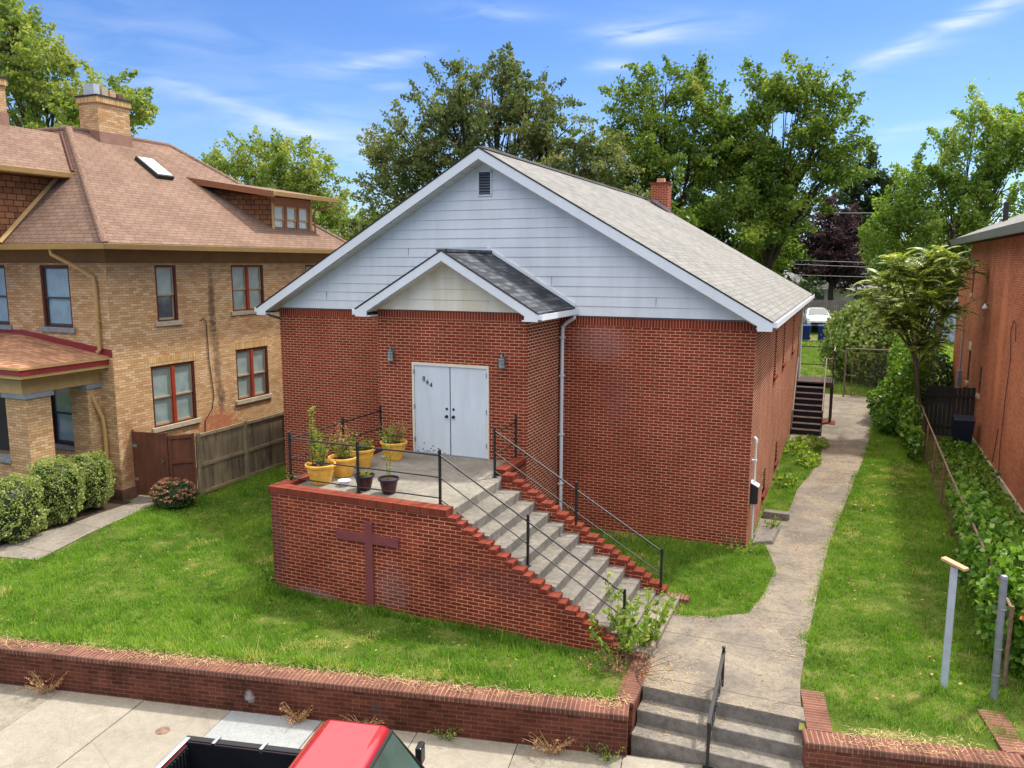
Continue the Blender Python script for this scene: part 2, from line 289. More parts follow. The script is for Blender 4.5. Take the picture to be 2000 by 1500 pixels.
def mk_ground():
    t = NT('soil_and_turf'); p = t.geo()
    a = t.ramp(t.noise(1.6, 7, p, .65), [(.3, srgb(60, 74, 30)), (.5, srgb(82, 98, 38)), (.66, srgb(118, 116, 66)), (.78, srgb(146, 130, 92))])
    a = t.mix(.6, a, t.mix(1, a, t.ramp(t.noise(45, 4, p), [(.3, g3(.5)), (.7, g3(1.4))]), 'MULTIPLY'))
    t.l.new(a, t.b.inputs['Base Color']); t.b.inputs['Roughness'].default_value = 1; t.b.inputs['Specular IOR Level'].default_value = .1
    t.bump(t.noise(30, 5, p), .8, .03)
    return t.m
M['terrain'] = mk_ground()
M['grass'] = leaf('grass_blades', [srgb(58, 90, 24), srgb(92, 132, 38), srgb(128, 162, 54), srgb(160, 174, 84), srgb(198, 182, 128)], .4, (1.4, 1.5, .5, 1), .55, .25)
M['straw'] = leaf('straw', [srgb(176, 146, 100), srgb(206, 180, 134), srgb(222, 200, 160)], .25, (1.2, 1.1, .8, 1), .8, .1)
M['leaf_olive'] = leaf('leaf_olive', [srgb(66, 80, 46), srgb(94, 108, 62), srgb(126, 136, 88), srgb(146, 132, 92)], .45, rough=.5, spec=.3)
M['leaf_maple'] = leaf('leaf_maple', [srgb(66, 88, 32), srgb(92, 118, 44), srgb(128, 150, 60), srgb(162, 168, 84)], .5)
M['leaf_bright'] = leaf('leaf_bright', [srgb(82, 108, 42), srgb(112, 142, 56), srgb(148, 172, 78), srgb(186, 190, 120)], .5)
M['leaf_syc'] = leaf('leaf_sycamore', [srgb(92, 112, 50), srgb(124, 144, 66), srgb(158, 170, 88), srgb(182, 168, 104)], .45)
M['leaf_dark'] = leaf('leaf_dark', [srgb(38, 54, 30), srgb(58, 78, 40), srgb(84, 106, 54)], .3)
M['leaf_purple'] = leaf('leaf_purple', [srgb(44, 32, 36), srgb(70, 48, 54), srgb(104, 76, 76)], .25, (1.3, .8, .8, 1))
M['leaf_heaven'] = leaf('leaf_heaven', [srgb(74, 98, 34), srgb(112, 136, 52), srgb(156, 166, 84), srgb(206, 196, 140)], .4, rough=.4, spec=.5)
M['leaf_bush'] = leaf('leaf_bush', [srgb(84, 110, 50), srgb(124, 150, 74), srgb(168, 186, 112), srgb(200, 206, 144)], .4, rough=.4, spec=.5)
M['leaf_hedge'] = leaf('leaf_hedge', [srgb(60, 86, 34), srgb(108, 132, 58), srgb(156, 170, 94), srgb(202, 204, 146)], .35, rough=.4, spec=.4)
M['leaf_vine'] = leaf('leaf_vine', [srgb(40, 76, 24), srgb(76, 118, 38), srgb(118, 154, 56), srgb(150, 176, 84)], .4, rough=.4, spec=.4)
M['leaf_rust'] = leaf('leaf_rust', [srgb(150, 74, 30), srgb(196, 106, 44), srgb(214, 140, 70)], .4, (1.4, .9, .5, 1))
M['leaf_pot'] = leaf('leaf_pot', [srgb(70, 96, 32), srgb(110, 136, 48), srgb(156, 156, 70), srgb(190, 140, 100)], .4)
M['leaf_dry'] = leaf('leaf_dry', [srgb(150, 100, 60), srgb(176, 134, 92), srgb(204, 158, 124)], .35, (1.3, 1.1, .8, 1))
M['flower'] = leaf('flower_rust', [srgb(136, 92, 72), srgb(172, 122, 98), srgb(200, 154, 130)], .2, (1.2, .9, .8, 1))
M['dry_stem'] = plain('dry_stem', srgb(168, 142, 106), .9, .2)
M['stake'] = plain('green_stake', srgb(30, 70, 50), .6)

# ------------------------------------------------------------------ helpers
ZV = Vector((0, 0, 1))
def link(o): sc.collection.objects.link(o); return o
def tag(o, label=None, cat=None, group=None, kind=None):
    if label: o['label'] = label
    if cat: o['category'] = cat
    if group: o['group'] = group
    if kind: o['kind'] = kind
    return o
def thing(name, label, cat, loc=(0, 0, 0), rz=0, group=None):
    o = bpy.data.objects.new(name, None); o.empty_display_size = .2; link(o); o.location = loc; o.rotation_euler = (0, 0, rz)
    return tag(o, label, cat, group)
def dup(root, loc, rz, label=None):
    r = root.copy(); link(r); r.location = loc; r.rotation_euler = (0, 0, rz)
    if label: r['label'] = label
    for ch in list(root.children):
        c = ch.copy(); link(c); c.parent = r
        for g in list(ch.children):
            d = g.copy(); link(d); d.parent = c
    return r
def wmat(o):
    m_ = Matrix.Translation(o.location) @ o.rotation_euler.to_matrix().to_4x4()
    return wmat(o.parent) @ m_ if o.parent else m_
class MB:
    def __init__(s): s.v = []; s.f = []; s.mi = []; s.mats = []; s.cur = 0; s.xf = None
    def mat(s, name):
        if name not in s.mats: s.mats.append(name)
        s.cur = s.mats.index(name); return s
    def add(s, vs, fs):
        b = len(s.v)
        for p in vs: s.v.append(Vector(p) if s.xf is None else s.xf @ Vector(p))
        for f in fs: s.f.append(tuple(b+i for i in f)); s.mi.append(s.cur)
    def quad(s, a, b, c, d): s.add((a, b, c, d), ((0, 1, 2, 3),))
    def poly(s, ps): s.add(ps, (tuple(range(len(ps))),))
    def hexa(s, p):   # 8 pts: bottom 4 ccw, top 4 ccw
        s.add(p, ((3, 2, 1, 0), (4, 5, 6, 7), (0, 1, 5, 4), (1, 2, 6, 5), (2, 3, 7, 6), (3, 0, 4, 7)))
    def box(s, x0, x1, y0, y1, z0, z1):
        x0, x1 = min(x0, x1), max(x0, x1); y0, y1 = min(y0, y1), max(y0, y1); z0, z1 = min(z0, z1), max(z0, z1)
        s.hexa(((x0, y0, z0), (x1, y0, z0), (x1, y1, z0), (x0, y1, z0), (x0, y0, z1), (x1, y0, z1), (x1, y1, z1), (x0, y1, z1)))
    def prism(s, ps, d):  # extrude polygon by vector d
        n = len(ps); ps = [Vector(p) for p in ps]; d = Vector(d); q = [p+d for p in ps]
        nn = Vector((0, 0, 0))
        for i in range(n): nn += ps[i].cross(ps[(i+1) % n])
        fl = nn.dot(d) > 0
        fs = [tuple(range(n))[::-1] if fl else tuple(range(n)), tuple(range(n, 2*n)) if fl else tuple(range(n, 2*n))[::-1]]
        for i in range(n):
            j = (i+1) % n; fs.append((i, j, n+j, n+i) if fl else (j, i, n+i, n+j))
        s.add(ps+q, fs)
    def lbox(s, O, u, a0, a1, b0, b1, c0, c1):
        """box in a wall's frame: a along u, b up, c out of the wall (u x z)"""
        O = Vector(O); u = Vector(u); n = u.cross(ZV)
        P = lambda a, b, c: O+u*a+ZV*b+n*c
        s.hexa((P(a0, b0, c1), P(a1, b0, c1), P(a1, b0, c0), P(a0, b0, c0), P(a0, b1, c1), P(a1, b1, c1), P(a1, b1, c0), P(a0, b1, c0)))
    def wall(s, O, u, W, z0, z1, holes, depth=.12):
        O = Vector(O); u = Vector(u); n = u.cross(ZV); P = lambda a, b, c=0: O+u*a+ZV*b+n*c
        xs = sorted({0, W, *[h[0] for h in holes], *[h[1] for h in holes]}); zs = sorted({z0, z1, *[h[2] for h in holes], *[h[3] for h in holes]})
        for i in range(len(xs)-1):
            for j in range(len(zs)-1):
                a, b = (xs[i]+xs[i+1])/2, (zs[j]+zs[j+1])/2
                if any(h[0] < a < h[1] and h[2] < b < h[3] for h in holes): continue
                s.quad(P(xs[i], zs[j]), P(xs[i+1], zs[j]), P(xs[i+1], zs[j+1]), P(xs[i], zs[j+1]))
        for a0, a1, b0, b1 in holes:
            s.quad(P(a0, b0, -depth), P(a0, b0), P(a0, b1), P(a0, b1, -depth)); s.quad(P(a1, b0), P(a1, b0, -depth), P(a1, b1, -depth), P(a1, b1))
            s.quad(P(a0, b1), P(a1, b1), P(a1, b1, -depth), P(a0, b1, -depth)); s.quad(P(a0, b0, -depth), P(a1, b0, -depth), P(a1, b0), P(a0, b0))
    def tube(s, pts, r, n=8, caps=True):
        pts = [Vector(p) for p in pts]; rs = r if isinstance(r, (list, tuple)) else [r]*len(pts)
        vs = []; fs = []; a = None
        for i, p in enumerate(pts):
            d = (pts[min(i+1, len(pts)-1)]-pts[max(i-1, 0)]).normalized()
            if a is None: a = d.cross(ZV if abs(d.z) < .9 else Vector((1, 0, 0)))
            else: a = a - d*a.dot(d)
            a.normalize(); b = d.cross(a)
            for k in range(n):
                t = 2*math.pi*k/n; vs.append(p+(a*math.cos(t)+b*math.sin(t))*rs[i])
        for i in range(len(pts)-1):
            for k in range(n):
                q = (k+1) % n; fs.append((i*n+k, i*n+q, (i+1)*n+q, (i+1)*n+k))
        if caps: fs.append(tuple(range(n))[::-1]); fs.append(tuple((len(pts)-1)*n+k for k in range(n)))
        s.add(vs, fs)
    def lathe(s, prof, n=28, c=(0, 0, 0)):
        vs = [(c[0]+r*math.cos(2*math.pi*k/n), c[1]+r*math.sin(2*math.pi*k/n), c[2]+z) for r, z in prof for k in range(n)]
        fs = [(i*n+k, i*n+(k+1) % n, (i+1)*n+(k+1) % n, (i+1)*n+k) for i in range(len(prof)-1) for k in range(n)]
        s.add(vs, fs)
    def build(s, name, mat=None, parent=None, smooth=False, bevel=0, uvrot=0, label=None, local=False):
        me = bpy.data.meshes.new(name)
        if parent is not None and not local:
            inv = wmat(parent).inverted(); vs = [inv @ p for p in s.v]
        else: vs = s.v
        me.from_pydata([tuple(p) for p in vs], [], s.f)
        for k in (s.mats or [mat]): me.materials.append(M[k] if isinstance(k, str) else k)
        if s.mats: me.polygons.foreach_set('material_index', s.mi)
        uvl = me.uv_layers.new(name='UVMap'); cr, sr = math.cos(uvrot), math.sin(uvrot)
        T0 = Vector((cr, sr, 0)); T1 = Vector((-sr, cr, 0)); k = 0
        data = np.zeros(len(me.loops)*2, dtype=np.float32)
        for pl in me.polygons:
            pv = [s.v[i] for i in pl.vertices]; n = Vector((0, 0, 0))
            for i in range(len(pv)): n += pv[i].cross(pv[(i+1) % len(pv)])
            n = n.normalized() if n.length > 1e-12 else ZV
            if abs(n.z) > .97: t, b = T0, T1
            else: t = ZV.cross(n).normalized(); b = n.cross(t)
            for li, p in zip(pl.loop_indices, pv): data[2*li] = p.dot(t); data[2*li+1] = p.dot(b)
        uvl.data.foreach_set('uv', data)
        if smooth: me.polygons.foreach_set('use_smooth', [True]*len(me.polygons))
        me.update(); o = bpy.data.objects.new(name, me); link(o)
        if parent is not None: o.parent = parent
        if smooth:
            try:
                me.set_sharp_from_angle(angle=R(40))
            except Exception: pass
        if bevel:
            b = o.modifiers.new('bevel', 'BEVEL'); b.width = bevel; b.segments = 2; b.limit_method = 'ANGLE'; b.angle_limit = R(40)
        if label: o['label'] = label
        return o
def one(name, mat, parent, *boxes, **k):
    mb = MB()
    for b in boxes: mb.box(*b)
    return mb.build(name, mat, parent, **k)
def npmesh(name, verts, nper, mats, col=None, parent=None, quads=True):
    """many small separate faces in one mesh: verts (N*nper,3)"""
    me = bpy.data.meshes.new(name); nv = len(verts); nf = nv//nper
    if parent is not None:
        inv = np.array(wmat(parent).inverted()); verts = verts @ inv[:3, :3].T + inv[:3, 3]
    me.vertices.add(nv); me.vertices.foreach_set('co', verts.astype(np.float32).ravel())
    me.loops.add(nv); me.loops.foreach_set('vertex_index', np.arange(nv, dtype=np.int32))
    me.polygons.add(nf); me.polygons.foreach_set('loop_start', np.arange(0, nv, nper, dtype=np.int32))
    me.update(calc_edges=True)
    if col is not None:
        a = me.attributes.new('col', 'FLOAT_COLOR', 'POINT'); c = np.ones((nv, 4), dtype=np.float32); c[:, :3] = np.repeat(col, nper)[:, None]; a.data.foreach_set('color', c.ravel())
    me.materials.append(M[mats]); me.validate()
    o = bpy.data.objects.new(name, me); link(o)
    if parent is not None: o.parent = parent
    return o
def gz(x, y):
    """height of the ground behind the retaining wall"""
    ss = lambda a, b: np.clip((np.asarray(y, dtype=float)-a)/(b-a), 0, 1)**2*(3-2*np.clip((np.asarray(y, dtype=float)-a)/(b-a), 0, 1))
    return .3*ss(12, 21)+.75*ss(21, 42)+.6*ss(41, 47)
def gzf(x, y): return float(gz(x, y))
def leaves(rng, C, size, out=None, droop=.3, aspect=.55):
    """rhombic leaves at points C; size per leaf"""
    n = len(C); d = rng.normal(size=(n, 3)); 
    if out is not None: d = d*.8+out*.7
    d[:, 2] -= droop; d /= np.linalg.norm(d, axis=1)[:, None]
    r = rng.normal(size=(n, 3)); r[:, 2] *= .5; w = np.cross(d, r); w /= np.linalg.norm(w, axis=1)[:, None]
    s = (size*rng.uniform(.65, 1.3, n))[:, None] if np.isscalar(size) else size[:, None]
    v = np.empty((n, 4, 3)); v[:, 0] = C-d*s*.5; v[:, 1] = C+w*s*aspect*.5; v[:, 2] = C+d*s*.5; v[:, 3] = C-w*s*aspect*.5
    return v.reshape(-1, 3)
def bez(p0, p1, bend, n=6):
    p0 = Vector(p0); p1 = Vector(p1); mid = (p0+p1)/2+Vector(bend)
    return [p0*(1-t)**2+mid*2*t*(1-t)+p1*t*t for t in [i/n for i in range(n+1)]]
def tree(name, label, cat, base, lobes, lm, lsize, nleaf, seed, trunk_r=.3, bark='bark', fork=.4, crad=.55, ydep=1.0, clumps=9, group=None, strag=.04, limb=.5, droop=.3, kinds=None, twig=.5, lift=.25, thin=.26):
    rng = np.random.default_rng(seed); rnd = random.Random(seed)
    base = Vector((base[0], base[1], gzf(0, base[1])-.1)); t = thing(name, label, cat, base, 0, group)
    L = np.array(lobes, dtype=float); w = L[:, 3]*L[:, 4]; cx, cyy = (L[:, 0]*w).sum()/w.sum(), (L[:, 1]*w).sum()/w.sum()
    zlo = L[:, 2].min(); fz = base.z+(zlo-base.z)*fork+.5
    mb = MB(); fk = Vector((base.x*.7+cx*.3, base.y*.7+cyy*.3, fz)); top = Vector((cx, cyy, (L[:, 2]*w).sum()/w.sum()))
    mb.tube([base+Vector((0, 0, -.3)), base+Vector((.02, 0, .6)), (base+fk)/2+Vector((rnd.uniform(-.2, .2), 0, 0)), fk, (fk+top)/2, top], [trunk_r*1.35, trunk_r, trunk_r*.85, trunk_r*.75, trunk_r*.5, trunk_r*.2], 9)
    CC = []; CR = []; OUT = []; BR = []
    for (x, y, z, rx, rz) in lobes:
        ry = (rx+rz)/2*ydep; c = Vector((x, y, z)); k = rnd.uniform(.1, .8); st = fk.lerp(top, k*.7) if z > fk.z+1 else fk
        pts = bez(st, c, (rnd.uniform(-.5, .5), rnd.uniform(-.6, .6), rnd.uniform(-.2, .6)), 6); r0 = trunk_r*limb*(.6+.4*min(1, rx/2))
        mb.tube(pts, [r0*(1-i/7.0) for i in range(7)], 6)
        n = max(3, int(clumps*rx*rz)); u = rng.normal(size=(n, 3)); u /= np.linalg.norm(u, axis=1)[:, None]; u *= (rng.uniform(.25, 1.0, n)**.5)[:, None]
        P = np.array([x, y, z])+u*np.array([rx, ry, rz]); CC.append(P); CR.append(np.full(n, crad)*rng.uniform(.55, 1.25, n)); OUT.append(u)
        for q in P[::2]:
            j = rnd.randint(2, 5); a = pts[j]; b = Vector(q); mb.tube(bez(a, b, (rnd.uniform(-.2, .2), rnd.uniform(-.2, .2), rnd.uniform(-.1, .3)), 3), [r0*.32, r0*.2, r0*.14, .012], 4, False)
    CC = np.concatenate(CC); CR = np.concatenate(CR); OUT = np.concatenate(OUT)
    mb.build('trunk', bark, t, smooth=True)
    wgt = CR**2; idx = rng.choice(len(CC), nleaf, p=wgt/wgt.sum())
    D = OUT*[1, 1, .8]+[0, 0, lift]+rng.normal(size=OUT.shape)*.45; D /= np.linalg.norm(D, axis=1)[:, None]
    tt = rng.uniform(-.75, 1.0, nleaf); P = CC[idx]+D[idx]*(tt*CR[idx]*1.25)[:, None]+rng.normal(size=(nleaf, 3))*(thin*CR[idx]*(1.15-.65*np.maximum(tt, 0)))[:, None]*[1, 1, .7]
    ns = int(nleaf*strag)
    if ns:
        k = rng.choice(nleaf, ns, replace=False); P[k] += OUT[idx[k]]*rng.uniform(.2, twig+.4, ns)[:, None]*[1, 1, 1.1]+rng.normal(size=(ns, 3))*.12
    cb = rng.normal(.42, .16, len(CC)); col = np.clip(cb[idx]+rng.normal(0, .16, nleaf), 0, 1)
    V = leaves(rng, P, lsize, None, droop)
    npmesh('crown', V, 4, lm, col, t)
    return t
def bushmesh(name, parent, C, radii, n, lm, lsize, seed, shell=.7, box=False, cmean=.45, bumps=.12, sink=None):
    """foliage over a rounded volume; leaves mostly in the outer shell"""
    rng = np.random.default_rng(seed); u = rng.normal(size=(n, 3)); u /= np.linalg.norm(u, axis=1)[:, None]
    if box: u = np.sign(u)*np.abs(u)**.8; u /= (np.abs(u)**2.8).sum(1)[:, None]**(1/2.8)
    k = sum(np.sin(u @ rng.normal(size=3)*f+rng.uniform(0, 6)) for f in (3, 5, 8, 13))*bumps*.5
    r = 1-rng.exponential(.09, n)*(1 if shell else 3)+k; r = np.clip(r, .2, 1.25)
    P = np.array(C)+u*r[:, None]*np.array(radii); P = P[P[:, 2] > (sink if sink is not None else -9)]
    col = np.clip(rng.normal(cmean, .2, len(P))+(np.sin(P @ np.array([9., 7, 8]))*.08), 0, 1)
    return npmesh(name, leaves(rng, P, lsize, None, .1, .6), 4, lm, col, parent)
def bushcore(parent, C, radii, mat='leaf_dark', box=False, name='branches'):
    mb = MB(); bm = bmesh.new(); bmesh.ops.create_icosphere(bm, subdivisions=3, radius=1)
    for v in bm.verts:
        u = np.array(v.co)
        if box: u = np.sign(u)*np.abs(u)**.8; u /= (np.abs(u)**2.8).sum()**(1/2.8)
        v.co = Vector(u*np.array(radii)*.86)+Vector(C)
    bm.verts.index_update(); mb.add([v.co.copy() for v in bm.verts], [tuple(v.index for v in f.verts) for f in bm.faces]); bm.free()
    return mb.build(name, mat, parent, smooth=True)
def inpoly(P, poly):
    x, y = P[:, 0], P[:, 1]; r = np.zeros(len(P), bool); n = len(poly)
    for i in range(n):
        x0, y0 = poly[i]; x1, y1 = poly[(i+1) % n]
        c = ((y0 > y) != (y1 > y)) & (x < (x1-x0)*(y-y0)/((y1-y0) or 1e-9)+x0); r ^= c
    return r
def pnoise(P, seed, f=1.0):
    rng = np.random.default_rng(seed); s = np.zeros(len(P))
    for k in range(14):
        d = rng.normal(size=2)*f*(1.6**(k % 5))*.6; s += np.sin(P[:, 0]*d[0]+P[:, 1]*d[1]+rng.uniform(0, 6.28))/(1.2**(k % 5))
    return s/5
def grass(name, label, poly, dens, h, seed, blades=9, lm='grass', bright=.34, edge=None, wid=.011, tag_it=True, far=None, spread=.045, keep=None):
    rng = np.random.default_rng(seed); pl = np.array(poly); lo, hi = pl.min(0), pl.max(0); n = int((hi-lo).prod()*dens)
    P = rng.uniform(lo, hi, (n, 2)); P = P[inpoly(P, poly)]
    if keep is not None: P = P[keep(P, rng)]
    pn = pnoise(P, seed, 1.2); pn2 = pnoise(P, seed+1, 4.0)
    n = len(P); hh = h*np.clip(1+.55*pn+.65*pn2, .3, 2.6)*rng.uniform(.5, 1.5, n)
    tuft = rng.random(n) < .05; hh[tuft] *= 1.8
    cb = np.clip(bright+.13*pn-.10*pn2+rng.normal(0, .10, n), 0, .95)
    dry = (pnoise(P, seed+2, 2.2) > .72) & (rng.random(n) < .6); cb[dry] = rng.uniform(.7, 1, dry.sum())
    Q = np.repeat(P, blades, 0)+rng.normal(0, spread, (n*blades, 2)); H = np.repeat(hh, blades)*rng.uniform(.5, 1.2, n*blades); col = np.clip(np.repeat(cb, blades)+rng.normal(0, .07, n*blades), 0, 1)
    N = len(Q); z = gz(Q[:, 0], Q[:, 1]); a = rng.uniform(0, 2*math.pi, N); lean = rng.uniform(.1, .95, N)*H
    W = wid*rng.uniform(.7, 1.4, N); b = np.stack([Q[:, 0], Q[:, 1], z-.01], 1); w = np.stack([np.cos(a+1.57)*W/2, np.sin(a+1.57)*W/2, np.zeros(N)], 1)
    tip = b+np.stack([np.cos(a)*lean, np.sin(a)*lean, H*.9], 1)
    V = np.stack([b-w, b+w, tip], 1).reshape(-1, 3)
    o = npmesh(name, V, 3, lm, col)
    if tag_it: tag(o, label, 'grass', kind='stuff')
    return o
def chain(mb, O, u, W, z0, z1, s=.075, r=.0022):
    """chain link: two sets of slanting wires"""
    O = Vector(O); u = Vector(u); n = u.cross(ZV); H = z1-z0
    for sg in (1, -1):
        a = -H
        while a < W+H:
            p0 = [a, z0]; p1 = [a+H*sg, z1]
            lo, hi = 0, 1
            dx = p1[0]-p0[0]; t0, t1 = sorted(((0-p0[0])/dx, (W-p0[0])/dx)); t0 = max(0, t0); t1 = min(1, t1)
            if t1 > t0+.01:
                A = O+u*(p0[0]+dx*t0)+ZV*(z0+H*t0); B = O+u*(p0[0]+dx*t1)+ZV*(z0+H*t1); w = Vector((0, 0, 1))*r+u*r*-sg; q = n*r
                mb.add((A-w, A+w, B+w, B-w, A+q, B+q), ((0, 1, 2, 3), (0, 4, 5, 3), (1, 4, 5, 2)))
            a += s

# ------------------------------------------------------------------ the ground
U13 = R(12.2); WU = Vector((math.cos(U13), math.sin(U13), 0)); WN = Vector((math.sin(U13), -math.cos(U13), 0))
def wl_y(x): return -7.40+(x+.70)*math.tan(U13)       # front face of the retaining wall
def mk_terrain():
    xs = sorted(set([-140, -90, -60, -40, -30, -25, -20, -16, -13, -10, -8, -6, -4, -2, -.76, -.755, 1.5, 1.505, 3, 4.5, 6, 9, 14, 20, 30, 50, 80, 120]))
    mb = MB(); rows = [0, .3, 1.0, 2, 4, 6, 9, 12]; far = [12, 15, 18, 21, 25, 30, 35, 40, 42, 44, 46, 48, 60, 90, 140, 220]
    def yf(x): return (-6.5 if -.757 < x < 1.502 else wl_y(x)+.18)
    pts = []
    for x in xs:
        y0 = yf(x); col = []
        base = [y0+(12-y0)*i/10 for i in range(10)]+far
        pts.append([(x, y, gzf(x, y)-.012 if y > y0 else -.04) for y in base])
    for i in range(len(xs)-1):
        for j in range(len(pts[0])-1): mb.quad(pts[i][j], pts[i+1][j], pts[i+1][j+1], pts[i][j+1])
    mb.build('ground', 'terrain', smooth=True)['kind'] = 'structure'
mk_terrain()
# street, kerb and pavement run with the retaining wall
SO = Vector((-.70, -7.40, 0))
def sp(a, b, z): p = SO+WU*a-(-WN)*b*1; return (p.x, p.y, z)   # a along the wall, b out towards the street
mb = MB(); mb.quad(sp(-120, 2.0, -.78), sp(-120, 60, -.78), sp(120, 60, -.78), sp(120, 2.0, -.78)); mb.build('road', 'asphalt', uvrot=U13)['kind'] = 'structure'
mb = MB()
edges = [(-42+1.5*i) for i in range(60)]
JO = .45
def jx(a, b): return a-b*.045
mb.mat('slab_worn'); mb.quad(sp(-60, -.1, -.66), sp(-60, 2.1, -.66), sp(60, 2.1, -.66), sp(60, -.1, -.66))
for i, a in enumerate(edges):
    a += -.05; k = a
    mb.mat('slab_grey' if abs(k+6.05) < .8 else ('slab_worn' if i % 3 == 0 else 'slab_tan'))
    g = .007
    p = [sp(jx(a+g, -.02), -.02, 0), sp(jx(a+1.5-g, -.02), -.02, 0), sp(jx(a+1.5-g, 2.0), 2.0, 0), sp(jx(a+g, 2.0), 2.0, 0)]
    z1 = -.62+((i*37) % 5-2)*.002
    mb.hexa([(q[0], q[1], -.66) for q in (p[3], p[2], p[1], p[0])]+[(q[0], q[1], z1) for q in (p[3], p[2], p[1], p[0])])
mb.build('pavement', None, bevel=.004)['kind'] = 'structure'
mb = MB(); p = [sp(-60, 2.15, 0), sp(60, 2.15, 0), sp(60, 2.0, 0), sp(-60, 2.0, 0)]
mb.hexa([(q[0], q[1], -.9) for q in p]+[(q[0], q[1], -.625) for q in p]); mb.build('kerb', 'curb', bevel=.02)['kind'] = 'structure'
mb = MB(); c = sp(-6.75, .68, -.616); mb.lathe([(0.0001, .004), (.085, .004), (.09, .002), (.1, .002), (.1, -.01)], 24, c)
tag(mb.build('valve_cover', 'rail_rust'), 'round rusty utility cover set in the pale grey pavement slab', 'cover')

# garden path on the right
PR = [(1.52, -6.55), (1.45, -5.5), (1.47, -4.2), (1.62, -.2), (1.68, 1.15), (1.86, 3.2), (2.44, 9.7), (2.74, 14), (3.2, 19.8), (3.3, 21.3)]
PLf = [(-.76, -6.55), (-1.28, -4.72), (-1.2, -3.3), (-.76, -3.95), (-.1, -3.75), (.45, -3.35), (.62, -2.3), (.70, -.9), (.32, .55), (.06, 1.0), (.06, 2.35), (.74, 2.45), (.66, 3.1), (.74, 5.4), (.98, 7.2), (1.16, 8.75), (1.2, 11.4), (.06, 11.8), (.06, 15.75), (.06, 21.3)]
def flat(name, poly, mat, dz, kind=None, ys=None):
    bm = bmesh.new(); vs = [bm.verts.new((x, y, 0)) for x, y in poly]; f = bm.faces.new(vs)
    bmesh.ops.triangulate(bm, faces=[f]); 
    for yc in np.arange(12.5, 22, 1.0):
        bmesh.ops.bisect_plane(bm, geom=bm.verts[:]+bm.edges[:]+bm.faces[:], plane_co=(0, yc, 0), plane_no=(0, 1, 0))
    for v in bm.verts: v.co.z = gzf(v.co.x, v.co.y)+dz
    bmesh.ops.recalc_face_normals(bm, faces=bm.faces[:]); 
    if sum(f.normal.z for f in bm.faces) < 0: bmesh.ops.reverse_faces(bm, faces=bm.faces[:])
    mb = MB(); bm.verts.index_update(); mb.add([v.co.copy() for v in bm.verts], [tuple(v.index for v in f.verts) for f in bm.faces]); bm.free()
    o = mb.build(name, mat)
    if kind: o['kind'] = kind
    return o
flat('garden_path', PR+PLf[::-1], 'walk', .006, 'structure')
PATH2 = [(-14.95, -2.35), (-14.45, -2.35), (-14.75, -3.16), (-14.14, -5.13), (-13.67, -6.67), (-14.56, -6.83), (-30, -9.5), (-30, -8.3), (-16.3, -5.8), (-15.35, -5.07), (-15.2, -3.6), (-15.55, -2.85)]
PATH2 = [(-15.55, -2.3), (-14.35, -2.15), (-14.5, -3.0), (-14.10, -5.1), (-13.65, -6.65), (-14.56, -6.83), (-30, -10.2), (-30, -9.0), (-15.5, -5.9), (-15.1, -4.9), (-15.3, -2.9)]
flat('front_path', PATH2, 'path', .008, 'structure')

# ------------------------------------------------------------------ retaining walls
def retwall(name, label, runs):
    t = thing(name, label, 'wall', runs[0][0])
    mb = MB(); cb = MB()
    for (P0, ang, Lg, th) in runs:
        u = Vector((math.cos(ang), math.sin(ang), 0)); n = Vector((u.y, -u.x, 0)); P0 = Vector(P0)
        mb.lbox(P0, u, 0, Lg, -.85, -.075, -th, 0)
        cb2 = MB(); cb2.lbox(P0, u, -.012, Lg+.012, -.075, .01, -th-.012, .014); cb2.build('coping', 'ret_cap', t, uvrot=ang, bevel=.004)
    mb.build('wall', 'ret_brick', t)
P0 = Vector((-.70, -7.40, 0)); L0 = P0-WU*42
retwall('retaining_wall', 'long low dark brick retaining wall with straw littered coping along the pavement', [(tuple(L0), U13, 42, .32), ((-.71, -7.06, 0), R(91), 1.2, .28)])
retwall('retaining_wall', 'short red brick retaining wall right of the pavement steps, turning back at both ends', [((1.62, -7.08, 0), R(11.5), 2.62, .3), ((1.92, -6.72, 0), R(98), 1.05, .3), ((4.27, -6.24, 0), R(100), 1.0, .3)])
retwall('retaining_wall', 'far right brick retaining wall beyond the neighbouring yard corner', [((4.36, -6.51, 0), R(11.5), 32, .3)])
# steps from the pavement
t = thing('pavement_steps', 'three worn concrete steps rising from the pavement to the garden path', 'steps', (.4, -6.9, -.62))
for i, (y0, z) in enumerate(((-6.55, 0.002), (-6.86, -.2), (-7.17, -.41))):
    mb = MB(); mb.hexa(((-.70, y0, -.9), (1.64, y0+.0, -.9), (1.64, -6.2, -.9), (-.70, -6.2, -.9), (-.70, y0, z), (1.64, y0, z), (1.64, -6.2+i*-.1, z), (-.70, -6.2+i*-.1, z)))
    mb.build('step', 'step_conc', t, bevel=.015)

